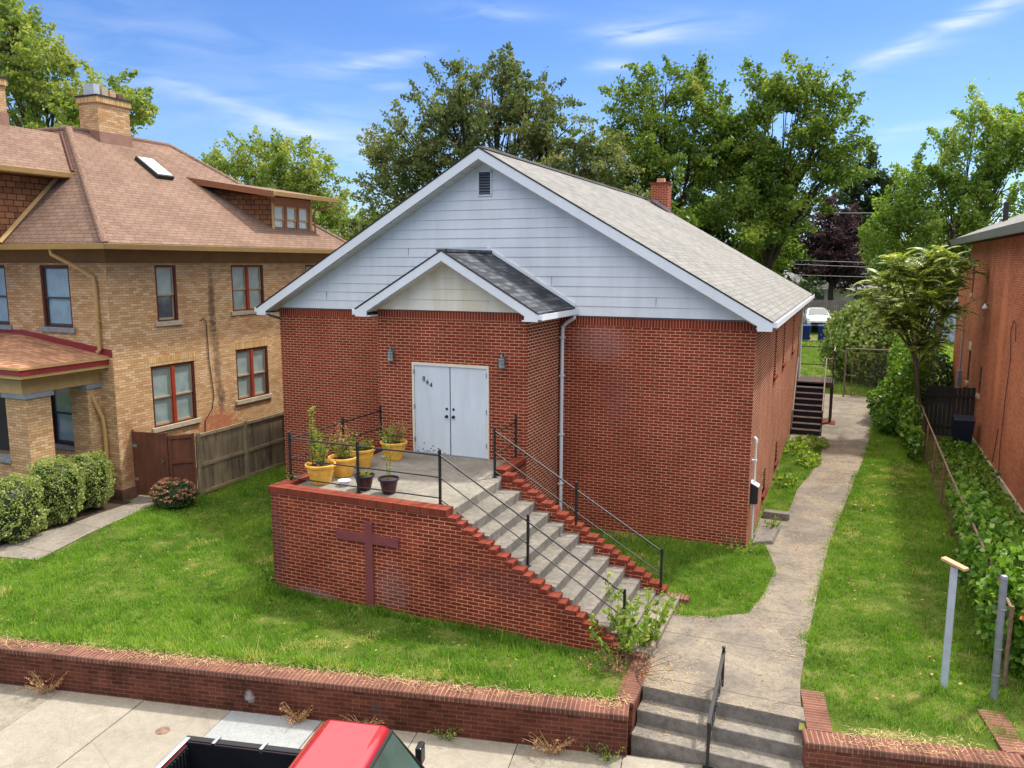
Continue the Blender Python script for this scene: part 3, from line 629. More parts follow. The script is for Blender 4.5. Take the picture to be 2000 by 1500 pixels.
# ------------------------------------------------------------------ the church
WZ = 5.0; XC = -6.27; CD = 15.75
church = thing('church', 'single storey red brick church with white clapboard gable and grey shingle roof', 'church', (-6.25, 0, 0))
mb = MB(); mb.wall((-12.5, 0, 0), (1, 0, 0), 12.5, -.3, WZ-.2, [])
mb.wall((-12.5, CD, 0), (0, -1, 0), CD, -.3, WZ, []); mb.wall((0, CD, 0), (-1, 0, 0), 12.5, -.3, WZ, [])
mb.build('wall', 'church_brick', church)
SW = [(4.72, 5.38, 3.2, 4.42), (7.6, 8.26, 3.2, 4.42), (11.6, 12.26, 3.2, 4.42), (3.1, 3.9, .35, .95), (6.6, 7.4, .35, .95), (14.75, 15.6, 1.78, 3.85)]
mb = MB(); mb.wall((0, 0, 0), (0, 1, 0), CD, -.3, WZ, SW, .1); mb.build('side_wall', 'church_side', church)
mb = MB(); mb.box(-12.5, 0, -.006, .1, WZ-.2, WZ+.02); mb.build('soldier_course', 'church_soldier', church)
for a0, a1, b0, b1 in SW[:5]:
    w = MB(); w.lbox((0, 0, 0), (0, 1, 0), a0, a1, b0, b1, -.11, -.09); wi = w.build('window', 'pane_dark', church)
    f = MB()
    for q in ((a0, a0+.05, b0, b1), (a1-.05, a1, b0, b1), (a0+.05, a1-.05, b0, b0+.05), (a0+.05, a1-.05, b1-.05, b1), (a0+.05, a1-.05, (b0+b1)/2-.02, (b0+b1)/2+.02)): f.lbox((0, 0, 0), (0, 1, 0), *q, -.09, -.05)
    f.build('frame', 'sash', wi); s = MB(); s.lbox((0, 0, 0), (0, 1, 0), a0-.06, a1+.06, b0-.09, b0, -.1, .06); s.build('sill', 'coping', wi)
a0, a1, b0, b1 = SW[5]; w = MB(); w.lbox((0, 0, 0), (0, 1, 0), a0, a1, b0, b1, -.1, -.06); d = w.build('side_door', 'door_white', church)
k = MB(); k.tube([(.0, a0+.09, 2.75), (-.06, a0+.09, 2.75)], .03, 10); k.build('knob', 'black_iron', d)
# gable: lapped boards
def lap(mb, xc, y, z0, hw, slope, h=.222, th=.018):
    z = z0; n = 0
    while hw-(z-z0)/slope > .05:
        w0 = hw-(z-z0)/slope; zt = min(z+h, z0+hw*slope-.001); w1 = max(.001, hw-(zt-z0)/slope)
        mb.quad((xc-w0, y-th, z), (xc+w0, y-th, z), (xc+w1, y-.002, zt), (xc-w1, y-.002, zt))
        mb.quad((xc-w0, y, z-.004), (xc+w0, y, z-.004), (xc+w0, y-th, z), (xc-w0, y-th, z))
        z += h
SLP = .576; RZ = 8.86
mb = MB(); lap(mb, XC, -.03, WZ+.03, 6.3, SLP); mb.build('gable', 'siding', church)
mb = MB(); mb.prism([(-12.56, .02, WZ), (.02, .02, WZ), (XC, .02, WZ+6.25*SLP)], (0, -.045, 0)); mb.build('gable_backing', 'lap_gap', church)
mb = MB(); mb.prism([(-12.5, CD, WZ), (0, CD, WZ), (XC, CD, WZ+6.2*SLP)], (0, .03, 0)); mb.build('rear_gable', 'siding', church)
# butt joints of the boards
for x, r in ((-10.9, 1), (-2.15, 1), (-4.6, 3), (-8.4, 6)): mb = MB(); mb.box(x, x+.004, -.051, -.03, WZ+.03+.222*r+.01, WZ+.03+.222*(r+1)-.01); mb.build('board_joint', 'lap_gap', church)
# roof
RY0, RY1 = -.42, 16.1; TH = .10
mb = MB()
for sgn in (-1, 1):
    ex = XC+sgn*6.63; ez = RZ-6.63*SLP
    mb.prism([(XC, RY0, RZ), (ex, RY0, ez), (ex, RY0, ez-.03), (XC, RY0, RZ-.03)], (0, RY1-RY0, 0))
roof = mb.build('roof', 'roof_grey', church)
mb = MB(); mb.box(XC-.12, XC+.12, RY0-.005, RY1+.005, RZ-.035, RZ+.012); mb.build('ridge_cap', 'roof_grey', roof)
def rake(parent, xc, yf, ztop, hw, slope, fw, th=.03, drip=True, mat='white'):
    """two rake boards with boxed feet"""
    for sg in (-1, 1):
        mb = MB(); e = xc+sg*hw; ez = ztop-hw*slope
        mb.prism([(xc, yf, ztop-.03), (e, yf, ez-.03), (e, yf, ez-.03-fw*.72), (e-sg*.30, yf, ez-.03-fw*.72), (e-sg*.30, yf, ez-.03-fw+.30*slope), (xc, yf, ztop-.03-fw)], (0, th, 0))
        b = mb.build('fascia', mat, parent, bevel=.003)
        if drip:
            mb = MB(); mb.prism([(xc, yf-.012, ztop+.004), (e+sg*.01, yf-.012, ez+.004), (e+sg*.01, yf-.012, ez-.024), (xc, yf-.012, ztop-.024)], (0, .03, 0)); mb.build('drip_edge', 'edge_dark', parent)
rake(church, XC, -.45, RZ-.01, 6.63, SLP, .235)
for sg in (-1, 1):   # soffit under the rake and closed eaves
    mb = MB(); e = XC+sg*6.3
    for k in range(26):
        a = k/26; b = (k+.93)/26; xa, xb = XC+(e-XC)*a, XC+(e-XC)*b
        mb.hexa([(xa, -.42, RZ-.30-abs(xa-XC)*SLP), (xb, -.42, RZ-.30-abs(xb-XC)*SLP), (xb, .0, RZ-.30-abs(xb-XC)*SLP), (xa, .0, RZ-.30-abs(xa-XC)*SLP), (xa, -.42, RZ-.285-abs(xa-XC)*SLP), (xb, -.42, RZ-.285-abs(xb-XC)*SLP), (xb, .0, RZ-.285-abs(xb-XC)*SLP), (xa, .0, RZ-.285-abs(xa-XC)*SLP)])
    mb.build('soffit', 'soffit', church)
    ex = XC+sg*6.6; mb = MB(); mb.box(ex-sg*.30, ex, -.41, 0.0, 4.875, 4.90); mb.box(ex-sg*.35, ex, 0.02, RY1, 4.86, 4.90); mb.box(ex-sg*.02, ex, -.42, RY1, 4.86, 5.0); mb.build('eave', 'white', church)
    g = MB(); g.box(ex, ex+sg*.012, RY0, RY1, 4.90, 5.01); g.box(ex, ex+sg*.11, RY0, RY1, 4.90, 4.912); g.box(ex+sg*.11, ex+sg*.122, RY0, RY1, 4.90, 5.03); g.box(ex, ex+sg*.11, RY0, RY0+.01, 4.9, 5.02); g.build('gutter', 'white', church)
# left end elbow of the gutter and rear downspout
mb = MB(); mb.tube([(-12.92, .0, 4.9), (-12.91, .04, 4.8), (-12.75, .3, 4.70), (-12.60, .6, 4.6), (-12.56, .7, 4.3), (-12.56, .7, .2)], .035, 8); mb.build('downspout', 'sill_grey', church, smooth=True)
mb = MB(); mb.tube([(.40, 15.66, 4.9), (.38, 15.66, 4.8), (.08, 15.68, 4.62), (.06, 15.68, 4.4), (.06, 15.68, .4), (.1, 15.6, .3)], .045, 8); mb.build('downspout', 'soffit', church, smooth=True)
# louvred gable vent
vt = MB(); vt.box(-6.47, -6.44, -.075, -.02, 7.80, 8.35); vt.box(-6.14, -6.11, -.075, -.02, 7.80, 8.35); vt.box(-6.47, -6.11, -.075, -.02, 8.33, 8.36); vt.box(-6.47, -6.11, -.075, -.02, 7.78, 7.81); v_ = vt.build('gable_vent', 'white', church)
s = MB()
for k in range(8): z = 7.83+k*.064; s.hexa(((-6.44, -.07, z), (-6.14, -.07, z), (-6.14, -.045, z+.05), (-6.44, -.045, z+.05), (-6.44, -.066, z+.004), (-6.14, -.066, z+.004), (-6.14, -.041, z+.054), (-6.44, -.041, z+.054)))
s.build('louvre', 'lap_gap', v_); s = MB(); s.box(-6.44, -6.14, -.052, -.048, 7.81, 8.33); s.build('vent_backing', 'black', v_)
# chimney on the rear of the right slope
mb = MB(); mb.box(-5.93, -5.22, 15.0, 15.6, 7.9, 9.38); ch = mb.build('chimney', 'church_brick', roof)
mb = MB(); mb.box(-5.96, -5.19, 14.97, 15.63, 9.38, 9.45); mb.build('cap', 'coping', ch); mb = MB(); mb.box(-5.72, -5.44, 15.15, 15.45, 9.45, 9.62); mb.build('flue', 'raw_board', ch)
mb = MB(); mb.prism([(-6.0, 14.93, 8.82), (-5.1, 14.93, 8.22), (-5.1, 14.93, 8.36), (-5.6, 14.93, 8.66), (-5.6, 14.93, 8.72), (-6.0, 14.93, 8.80)], (0, .05, 0)); mb.build('flashing', 'galv', ch)
# vestibule
VX0, VX1, VY, VZ = -8.07, -4.41, -2.02, 5.17; DX0, DX1, DZ1 = -7.18, -5.28, 4.02; LZ = 1.96
mb = MB(); mb.wall((VX0, VY, 0), (1, 0, 0), VX1-VX0, -.3, VZ-.2, [(DX0-VX0, DX1-VX0, LZ, DZ1)], .09)
mb.wall((VX0, 0, 0), (0, -1, 0), -VY, -.3, VZ, []); mb.build('vestibule_wall', 'church_brick', church)
mb = MB(); mb.wall((VX1, VY, 0), (0, 1, 0), -VY, -.3, VZ, []); mb.build('vestibule_side_wall', 'church_side', church)
mb = MB(); mb.box(VX0, VX1, VY-.006, VY+.1, VZ-.2, VZ+.01); mb.build('soldier_course', 'church_soldier', church)
VC = -6.22; VR = 6.5; VS = .585
mb = MB(); lap(mb, VC, VY-.02, VZ+.02, 1.86, VS, .235); mb.build('vestibule_gable', 'siding_old', church)
mb = MB(); mb.prism([(VX0, VY+.02, VZ), (VX1, VY+.02, VZ), (VC, VY+.02, VZ+1.85*VS)], (0, -.035, 0)); mb.build('gable_backing', 'lap_gap', church)
mb = MB()
for sg in (-1, 1):
    ex = VC+sg*2.2; ez = VR-2.2*VS; mb.prism([(VC, -2.37, VR), (ex, -2.37, ez), (ex, -2.37, ez-.03), (VC, -2.37, VR-.03)], (0, 2.33, 0))
vr = mb.build('vestibule_roof', 'roof_dark', church); mb = MB(); mb.box(VC-.13, VC+.13, -2.375, -.045, VR-.05, VR+.012); mb.build('ridge_cap', 'roof_dark', vr)
mb = MB(); mb.prism([(VC, -.09, VR+.02), (VC+2.2, -.09, VR-2.2*VS+.02), (VC+2.2, -.09, VR-2.2*VS+.10), (VC, -.09, VR+.10)], (0, .05, 0)); mb.build('flashing', 'white', vr)
rake(church, VC, -2.40, VR-.01, 2.2, VS, .2)
for sg in (-1, 1):
    mb = MB(); e = VC+sg*1.9
    for k in range(9):
        xa, xb = VC+(e-VC)*k/9, VC+(e-VC)*(k+.93)/9
        mb.hexa([(xa, -2.37, VR-.26-abs(xa-VC)*VS), (xb, -2.37, VR-.26-abs(xb-VC)*VS), (xb, VY, VR-.26-abs(xb-VC)*VS), (xa, VY, VR-.26-abs(xa-VC)*VS), (xa, -2.37, VR-.245-abs(xa-VC)*VS), (xb, -2.37, VR-.245-abs(xb-VC)*VS), (xb, VY, VR-.245-abs(xb-VC)*VS), (xa, VY, VR-.245-abs(xa-VC)*VS)])
    mb.build('soffit', 'soffit', church)
    ex = VC+sg*2.18; mb = MB(); mb.box(ex-sg*.34, ex, -2.37, -.03, 5.03, 5.06); mb.box(ex-sg*.02, ex, -2.37, -.03, 5.04, 5.17); mb.build('eave', 'white', church)
    g = MB(); g.box(ex, ex+sg*.10, -2.38, -.04, 5.06, 5.07); g.box(ex+sg*.10, ex+sg*.11, -2.38, -.04, 5.06, 5.18); g.box(ex, ex+sg*.1, -2.38, -2.37, 5.06, 5.17)
    for yy in (-2.0, -1.4, -.8, -.2): g.box(ex, ex+sg*.115, yy, yy+.02, 5.175, 5.18)
    g.build('gutter', 'white', church)
mb = MB(); mb.tube([(-3.99, -.14, 5.08), (-4.0, -.14, 4.98), (-4.2, -.1, 4.86), (-4.30, -.07, 4.76), (-4.31, -.07, 4.5), (-4.31, -.07, .35), (-4.22, -.2, .2)], .042, 8)
for z in (1.0, 2.2, 3.6, 4.5): mb.box(-4.37, -4.25, -.12, -.02, z, z+.03)
mb.build('downspout', 'white', church)
# doors
mb = MB()
for q in ((DX0, DX0+.05, -2.06, -1.94, LZ, DZ1), (DX1-.05, DX1, -2.06, -1.94, LZ, DZ1), (DX0+.05, DX1-.05, -2.06, -1.94, DZ1-.06, DZ1)): mb.box(*q)
mb.build('door_frame', 'siding_old', church)
mb = MB(); mb.box(DX0+.05, DX1-.05, -1.985, -1.96, LZ, DZ1-.05); mb.build('door_gap_shade', 'black', church)  # black sheet stands in for the shade in the gap between the leaves
mb = MB(); mb.box(DX0+.03, DX1-.03, -2.09, -1.99, LZ+.001, LZ+.014); mb.build('threshold', 'galv', church)
for x in (DX0+.05, DX1-.05):
    for z in (.25, 1.0, 1.8): mb = MB(); mb.box(x-.012, x+.012, -2.066, -2.03, LZ+z, LZ+z+.10); mb.build('hinge', 'galv', church)
for i, (a, b) in enumerate(((DX0+.055, -6.244), (-6.216, DX1-.055))):
    mb = MB(); mb.box(a, b, -2.035, -1.99, LZ+.015, DZ1-.065); d = mb.build('door', 'door_white', church, bevel=.003)
    kx = (b-.07) if i == 0 else (a+.07)
    k = MB(); k.xf = Matrix.Translation((kx, -2.035, LZ+.88)) @ Matrix.Rotation(R(90), 4, 'X'); k.lathe([(.0, .07), (.022, .068), (.032, .05), (.03, .035), (.014, .022), (.014, .01), (.034, .008), (.036, 0)], 16); k.build('knob', 'black_iron', d, smooth=True)
    k = MB(); k.xf = Matrix.Translation((kx, -2.035, LZ+1.05)) @ Matrix.Rotation(R(90), 4, 'X'); k.lathe([(.0, .02), (.02, .02), (.03, .008), (.03, 0)], 16); k.build('deadbolt', 'black_iron', d, smooth=True)
    if i == 0:
        for ch_, x, z in (('8', -6.885, 3.60), ('4', -6.80, 3.525), ('4', -6.705, 3.47)):
            cu = bpy.data.curves.new('number', 'FONT'); cu.body = ch_; cu.size = .165; cu.extrude = .003; cu.align_x = 'CENTER'; cu.offset = -.001
            to = bpy.data.objects.new('number', cu); link(to); dg = bpy.context.evaluated_depsgraph_get(); me = bpy.data.meshes.new_from_object(to.evaluated_get(dg)); bpy.data.objects.remove(to)
            me.transform(Matrix.Translation((x, -2.041, z)) @ Matrix.Rotation(R(90), 4, 'X')); me.transform(wmat(d).inverted())
            me.materials.clear(); me.materials.append(M['number']); no = bpy.data.objects.new('house_number', me); link(no); no.parent = d; no['label'] = 'black digit %s screwed to the door' % ch_
# faint swirl left by an old sign is only dirt: wear along the foot of the left door
rng = np.random.default_rng(4); mb = MB()
for _ in range(26):
    x = -7.12+rng.beta(1, 1.2)*.86; z = LZ+.03+rng.exponential(.035); s = rng.uniform(.006, .024)
    mb.quad((x-s, -2.0375, z-s*.5), (x+s, -2.0375, z-s*.4), (x+s*.8, -2.0375, z+s*.4), (x-s*.7, -2.0375, z+s*.5))
mb.build('chipped_paint', 'number', church)
def lantern(x, z, label):
    t = thing('wall_lantern', label, 'lamp', (x, VY, z-.14), 0, 'wall lanterns beside the church doors')
    mb = MB(); mb.xf = Matrix.Translation((x, VY, z+.08)) @ Matrix.Rotation(R(90), 4, 'X'); mb.lathe([(.0, .02), (.045, .018), (.05, 0)], 14); mb.xf = None
    mb.tube([(x, VY, z+.1), (x, VY-.05, z+.17), (x, VY-.1, z+.17), (x, VY-.12, z+.11)], .012, 8); mb.tube([(x, VY, z+.06), (x+.01, VY-.06, z+.08), (x, VY-.11, z+.1)], .008, 6); mb.build('bracket', 'lantern_metal', t)
    mb = MB(); mb.lathe([(.012, .15), (.02, .13), (.03, .12), (.035, .1), (.075, .075), (.082, .06), (.082, .05), (.07, .05)], 14, (x, VY-.12, z)); mb.lathe([(0, -.155), (.05, -.15), (.075, -.13), (.075, -.118), (.066, -.115)], 14, (x, VY-.12, z))
    for k in range(6): a = k*math.pi/3; mb.tube([(x+.07*math.cos(a), VY-.12+.07*math.sin(a), z-.12), (x+.07*math.cos(a), VY-.12+.07*math.sin(a), z+.055)], .005, 5)
    for zz in (-.04, .01): mb.lathe([(.07, zz-.004), (.076, zz), (.07, zz+.004)], 14, (x, VY-.12, z))
    mb.build('cage', 'lantern_metal', t); mb = MB(); mb.lathe([(.064, -.115), (.064, .05)], 16, (x, VY-.12, z)); mb.build('glass', 'lantern_glass', t, smooth=True)
lantern(-7.68, 4.16, 'grey metal lantern on the brick left of the double doors')
lantern(-4.94, 4.14, 'grey metal lantern on the brick right of the double doors, near the corner')

# ------------------------------------------------------------------ raised entrance with stairs
ent = thing('entrance_platform', 'raised brick entrance platform with painted cross and concrete stairs', 'platform', (-5, -4, 0))
TX = [-4.37, -3.95]+[-3.95+.305*i for i in range(1, 10)]; TX = TX[:11]; RISE = .178
PY = -5.82
# front wall, stepped
pts = [(-8.1, PY, -.3), (-8.1, PY, 1.93), (-4.36, PY, 1.93)]
mb = MB(); cb = MB(); 
x = -4.36; z = 1.93; SX = []
per = .31; dz = per*.588
segs = []
for k in range(11):
    for fr, dd in ((.62, .0), (.38, dz*.45)):
        zt = 2.0-.09-dz*k-dd if True else 0
        segs.append((x, x+per*fr, zt)); x += per*fr
segs = [(a, b, z_) for a, b, z_ in segs if z_ > .10]
poly = [(-8.1, PY, -.3), (-4.36, PY, -.3)]
mb.box(-8.1, -4.36, PY, PY+.22, -.3, 1.92)
mb.box(-8.1, -7.88, PY+.22, VY+.01, -.3, 1.92)
for a, b, z_ in segs: mb.box(a, b, PY, PY+.22, -.3, z_-.066)
XE = segs[-1][1]
mb.build('front_wall', 'plat_brick', ent)
cb.box(-8.13, -4.33, PY-.03, PY+.24, 1.92, 2.04); cb.build('coping', 'coping', ent, bevel=.004)
cb = MB(); cb.box(-8.13, -7.86, PY+.245, VY-.005, 1.92, 2.04); cb.build('coping', 'coping', ent, uvrot=R(90), bevel=.004)
cb = MB()
for i, (a, b, z_) in enumerate(segs): cb.box(a-.001, b+.012, PY-.008-.003*(i % 2), PY+.228, z_-.066, z_)
cb.build('stepped_coping', 'coping', ent, bevel=.004)
# rear stepped wall
rs = []; x = -4.15; RYA, RYB = -3.42, -3.2
for k in range(11):
    for fr, dd in ((.62, .0), (.38, dz*.45)):
        rs.append((x, x+per*fr, 2.0-.05-dz*k-dd)); x += per*fr
rs = [q for q in rs if q[2] > .14]
mb = MB(); mb.box(-4.6, -4.15, RYA, RYB, -.3, 1.94); mb.box(-4.62, -4.41, RYB, VY-.003, -.3, 1.94)
for a, b, z_ in rs: mb.box(a, b, RYA, RYB, -.3, z_-.066)
mb.build('rear_wall', 'plat_brick', ent)
cb = MB(); cb.box(-4.37, -4.13, RYA-.02, RYB+.03, 1.94, 2.06); cb.box(-4.66, -4.40, RYB+.035, VY-.006, 1.985, 2.09)
for i, (a, b, z_) in enumerate(rs): cb.box(a-.001, b+.012, RYA-.008-.003*(i % 2), RYB+.01, z_-.066, z_)
cb.build('stepped_coping', 'coping', ent, bevel=.004)
mb = MB(); mb.box(-7.86, -4.37, PY+.24, -3.42, 1.75, LZ); mb.box(-7.86, -4.63, -3.42, VY-.002, 1.75, LZ); mb.box(-4.63, -4.37, -3.42, -3.19, 1.75, LZ); mb.build('landing', 'concrete', ent, bevel=.01)
for i in range(10):
    x0 = TX[i] if i else -4.37; x1 = TX[i+1] if i+1 < len(TX) else x0+.305
    z = LZ-RISE*(i+1); mb = MB(); mb.box(x0-.02, x1, PY+.22, RYA, z-.35, z); mb.build('step', 'step_conc', ent, bevel=.012)
mb = MB(); mb.box(TX[10]-.02, -.78, PY+.1, RYA+.1, -.3, .10); mb.build('bottom_slab', 'walk', ent, bevel=.02)
mb = MB(); mb.box(-5.99, -5.83, PY-.035, PY, .0, 1.63); mb.box(-6.62, -5.99, PY-.0325, PY, 1.22, 1.39); mb.box(-5.83, -5.29, PY-.0325, PY, 1.22, 1.39); mb.build('cross', 'cross', ent, bevel=.004)
for q in ((XE+.0, XE+.45, PY-.02, PY+.2, -.2, .09), (-1.05, -.62, RYA-.0, RYB, -.2, .09)): mb = MB(); mb.box(*q); mb.build('wall_foot', 'ret_cap', ent, bevel=.006)

# iron railings
def rail_thing(name, label, posts, runs, loc):
    t = thing(name, label, 'railing', loc)
    for (x, y, z0, z1) in posts:
        mb = MB(); mb.box(x-.02, x+.02, y-.02, y+.02, z0, z1); mb.box(x-.024, x+.024, y-.024, y+.024, z1-.12, z1-.09); mb.lathe([(0, .03), (.02, .015), (.025, 0)], 8, (x, y, z1)); mb.box(x-.045, x+.045, y-.045, y+.045, z0, z0+.012); mb.build('post', 'black_iron', t)
    for a, b, w in runs:
        mb = MB(); mb.tube([a, b], w, 8); mb.build('rail', 'black_iron', t)
P_ = [(-8.0, -5.33, LZ, 2.98), (-6.45, -5.33, LZ, 2.93), (-4.70, -5.37, LZ, 2.95), (-8.0, -3.58, LZ, 2.95), (-7.98, -2.14, LZ, 2.98)]
RU = []
for h, w in ((.90, .017), (.50, .013), (.12, .013)):
    RU += [((-8.0, -5.33, LZ+h), (-4.70, -5.37, LZ+h), w), ((-8.0, -5.33, LZ+h), (-7.98, -2.14, LZ+h), w)]
P_ += [(-3.02, -5.36, LZ-RISE*5, 1.98), (-1.31, -5.36, .12, .93)]
for h, w in ((.90, .017), (.50, .012), (.10, .012)):
    RU += [((-4.70, -5.37, LZ+h), (-1.31, -5.36, .86-(.90-h)), w)]
rail_thing('railing', 'black iron railing round the landing and down the street side of the stairs', P_, RU, (-6, -5.3, LZ))
P_ = [(-4.56, -3.33, LZ, 2.98), (-4.62, -2.12, LZ, 3.02), (-2.82, -3.38, LZ-RISE*5, 2.06), (-1.14, -3.38, .1, .98)]; RU = []
for h, w in ((.90, .017), (.46, .012), (.08, .012)):
    RU += [((-4.56, -3.33, LZ+h+.05), (-1.14, -3.38, .93-(.90-h)), w), ((-4.56, -3.33, LZ+h), (-4.62, -2.12, LZ+h), w)]
rail_thing('railing', 'black iron stair railing on the church side, with a short return beside the doors', P_, RU, (-3, -3.4, 1))
t = thing('step_handrail', 'narrow black iron handrail in the middle of the pavement steps', 'handrail', (.39, -7.2, -.62))
mb = MB(); mb.box(.37, .41, -7.28, -7.24, -.63, .1); mb.box(.32, .46, -7.33, -7.19, -.625, -.6); mb.build('post', 'black_iron', t)
mb = MB(); mb.box(.37, .41, -6.10, -6.06, 0, .58); mb.lathe([(0, .06), (.03, .04), (.02, 0)], 8, (.39, -6.08, .58)); mb.build('post', 'black_iron', t)
mb = MB(); mb.hexa(((.365, -7.30, .06), (.415, -7.30, .06), (.415, -6.05, .52), (.365, -6.05, .52), (.365, -7.30, .10), (.415, -7.30, .10), (.415, -6.05, .56), (.365, -6.05, .56))); mb.build('rail', 'black_iron', t)
mb = MB(); mb.hexa(((.38, -7.26, -.35), (.40, -7.26, -.35), (.40, -6.08, .12), (.38, -6.08, .12), (.38, -7.26, -.33), (.40, -7.26, -.33), (.40, -6.08, .14), (.38, -6.08, .14)))
for k in range(7): y = -7.1+k*.15; z = (y+7.26)*.395; mb.box(.384, .396, y, y+.012, z-.34, z+.08)
mb.build('baluster', 'black_iron', t)

# ------------------------------------------------------------------ tan brick house on the left
HX, HY, HB, HL = -15.6, -2.8, 7.0, -26.2
house = thing('brick_house', 'two storey tan brick house with brown shingle hip roof and red window trim', 'house', (-20.5, 2, 0))
def sash_window(parent, O, u, a0, a1, b0, b1, n=1, dep=.12, pane=('pane', 'pane_dark'), casing='casing_dark', mull='casing_red', sash='sash', sill='sill', cw=.07, cright=True, label=None):
    """wooden window in a wall's opening: casing, mullions, sashes with a glass each, stone sill"""
    c = MB(); D = -dep
    for q in ((a0, a0+cw, b0, b1), (a1-cw, a1, b0, b1), (a0+cw, a1-cw, b1-cw*.8, b1), (a0+cw, a1-cw, b0, b0+.03)): c.lbox(O, u, *q, D, -.02)
    w = c.build('window', casing, parent)
    if label: w['label'] = label
    W = (a1-a0-2*cw); mw = .11; sw = (W-mw*(n-1))/n
    for i in range(n):
        s0 = a0+cw+i*(sw+mw); s1 = s0+sw; mid = b0+(b1-b0)*.47; f = .042
        if i: m_ = MB(); m_.lbox(O, u, s0-mw, s0, b0+.03, b1-cw*.8, D, -.015); m_.build('mullion', mull, w)
        fr = MB(); zt = b1-cw*.8; zb = b0+.03
        for q, d0, d1 in (((s0, s0+f, mid, zt), D+.02, D+.06), ((s1-f, s1, mid, zt), D+.02, D+.06), ((s0+f, s1-f, zt-f, zt), D+.02, D+.06), ((s0, s1, mid-.02, mid+.03), D+.02, D+.063),
                          ((s0, s0+f, zb, mid-.02), D, D+.035), ((s1-f, s1, zb, mid-.02), D, D+.035), ((s0+f, s1-f, zb, zb+f*1.4), D, D+.035)): fr.lbox(O, u, *q, d0, d1)
        fr.build('sash', sash, w)
        p = MB(); p.lbox(O, u, s0+f, s1-f, mid+.03, zt-f, D+.015, D+.03); p.build('pane', pane[0], w)
        p = MB(); p.lbox(O, u, s0+f, s1-f, zb+f*1.4, mid-.02, D-.02, D+.01); p.build('pane', pane[-1], w)
    if sill: s = MB(); s.lbox(O, u, a0-.1, a1+.1, b0-.13, b0-.0, -.1, .06); s.build('sill', sill, w, bevel=.006)
    return w
SO_ = (HX, HY, 0); SU = (0, 1, 0)
SH = [(1.53, 2.27, 4.62, 6.15), (4.42, 5.86, 4.75, 6.15), (1.18, 2.74, 1.72, 3.42), (4.44, 5.90, 1.97, 3.56), (8.0, 9.0, 4.75, 6.15)]
mb = MB(); mb.wall(SO_, SU, HB-HY, .28, 6.2, SH, .12); mb.build('side_wall', 'tan_brick', house)
FO = (HL, HY, 0); FU = (1, 0, 0); F = lambda x: x-HL
FH = [(F(-18.05), F(-16.95), 4.52, 6.15), (F(-20.5), F(-19.42), 4.52, 6.15), (F(-23.4), F(-22.3), 4.52, 6.15), (F(-18.12), F(-17.03), 1.32, 3.12), (F(-20.6), F(-19.6), .9, 3.1), (F(-23.6), F(-22), 1.2, 3.1)]
mb = MB(); mb.wall(FO, FU, HX-HL, .28, 6.2, FH, .12); mb.build('front_wall', 'tan_brick', house)
mb = MB(); mb.wall((HX, HB, 0), (-1, 0, 0), HX-HL, 0, 6.2, []); mb.wall((HL, HB, 0), (0, -1, 0), HB-HY, 0, 6.2, []); mb.build('rear_wall', 'tan_brick', house)
mb = MB(); mb.box(HL-.04, HX+.04, HY-.04, HB+.04, -.3, .28); mb.build('foundation', 'tan_base', house)
mb = MB()
for q in ((HL+.0, HX+.03, HY-.03, HY+.1), ): mb.box(q[0], q[1], q[2], q[3], 6.2, 6.56)
mb.box(HX-.1, HX+.03, HY+.1, HB, 6.2, 6.56); mb.build('frieze', 'frieze', house)
for i, h in enumerate(SH): sash_window(house, SO_, SU, *h, n=1 if i == 0 else 2, pane=('pane', 'pane_dark') if i in (0,) else ('pane', 'pane'))
for i, h in enumerate(FH[:3]): sash_window(house, FO, FU, *h, pane=('pane_blue', 'pane_blue'), sash='sash_dark', sill='sill_grey')
sash_window(house, FO, FU, *FH[3], pane=('pane', 'pane_blue'), sash='sash_dark', sill='sill_grey'); sash_window(house, FO, FU, *FH[5], pane=('pane', 'pane_blue'), sash='sash_dark', sill='sill_grey')
mb = MB(); mb.lbox(FO, FU, *FH[4], -.12, -.07); d = mb.build('front_door', 'sash_dark', house); k = MB(); k.tube([(-19.7, HY+.07, 1.9), (-19.7, HY+.01, 1.9)], .03, 8); k.build('knob', 'chrome', d)
mb = MB()
for a0, a1, z in ((1.12, 2.82, 3.42), (4.38, 5.96, 3.56)): pass
for a0, a1, z in ((1.12, 2.82, 3.42), (4.38, 5.96, 3.56)):
    mb = MB(); mb.lbox(SO_, SU, a0, a1, z, z+.24, -.05, .006); mb.build('lintel', 'tan_soldier', house)
# hip roof
EX, EY0, EY1, EL, EZ = -14.85, -3.4, 7.45, -26.9, 6.68; RX, RY_0, RY_1, RTZ = -20.0, -.05, 3.75, 10.2; RXL = -21.9
rm = MB(); A = (EX, EY0, EZ); B = (EX, EY1, EZ); C_ = (EL, EY1, EZ); D_ = (EL, EY0, EZ); P = (RX, RY_0, RTZ); Q = (RX, RY_1, RTZ); P2 = (RXL, RY_0, RTZ); Q2 = (RXL, RY_1, RTZ)
rm.poly([A, B, Q, P]); rm.poly([D_, A, P, P2]); rm.poly([B, C_, Q2, Q]); rm.poly([C_, D_, P2, Q2]); rm.poly([P, Q, Q2, P2])
rf = rm.build('roof', 'roof_brown', house)
hp = MB(); 
for a, b in ((A, P), (B, Q), (P, Q), (P, P2)):
    hp.tube([Vector(a)-ZV*.05, Vector(b)-ZV*.05], .11, 12)
hp.build('hip_cap', 'roof_brown', rf, smooth=True)
mb = MB(); mb.box(EL, EX, EY0, EY1, EZ-.13, EZ-.10); mb.build('soffit', 'frieze', house)
def gut(mb, x0, x1, y0, y1, z): mb.box(x0, x1, y0, y1, z-.14, z-.005)
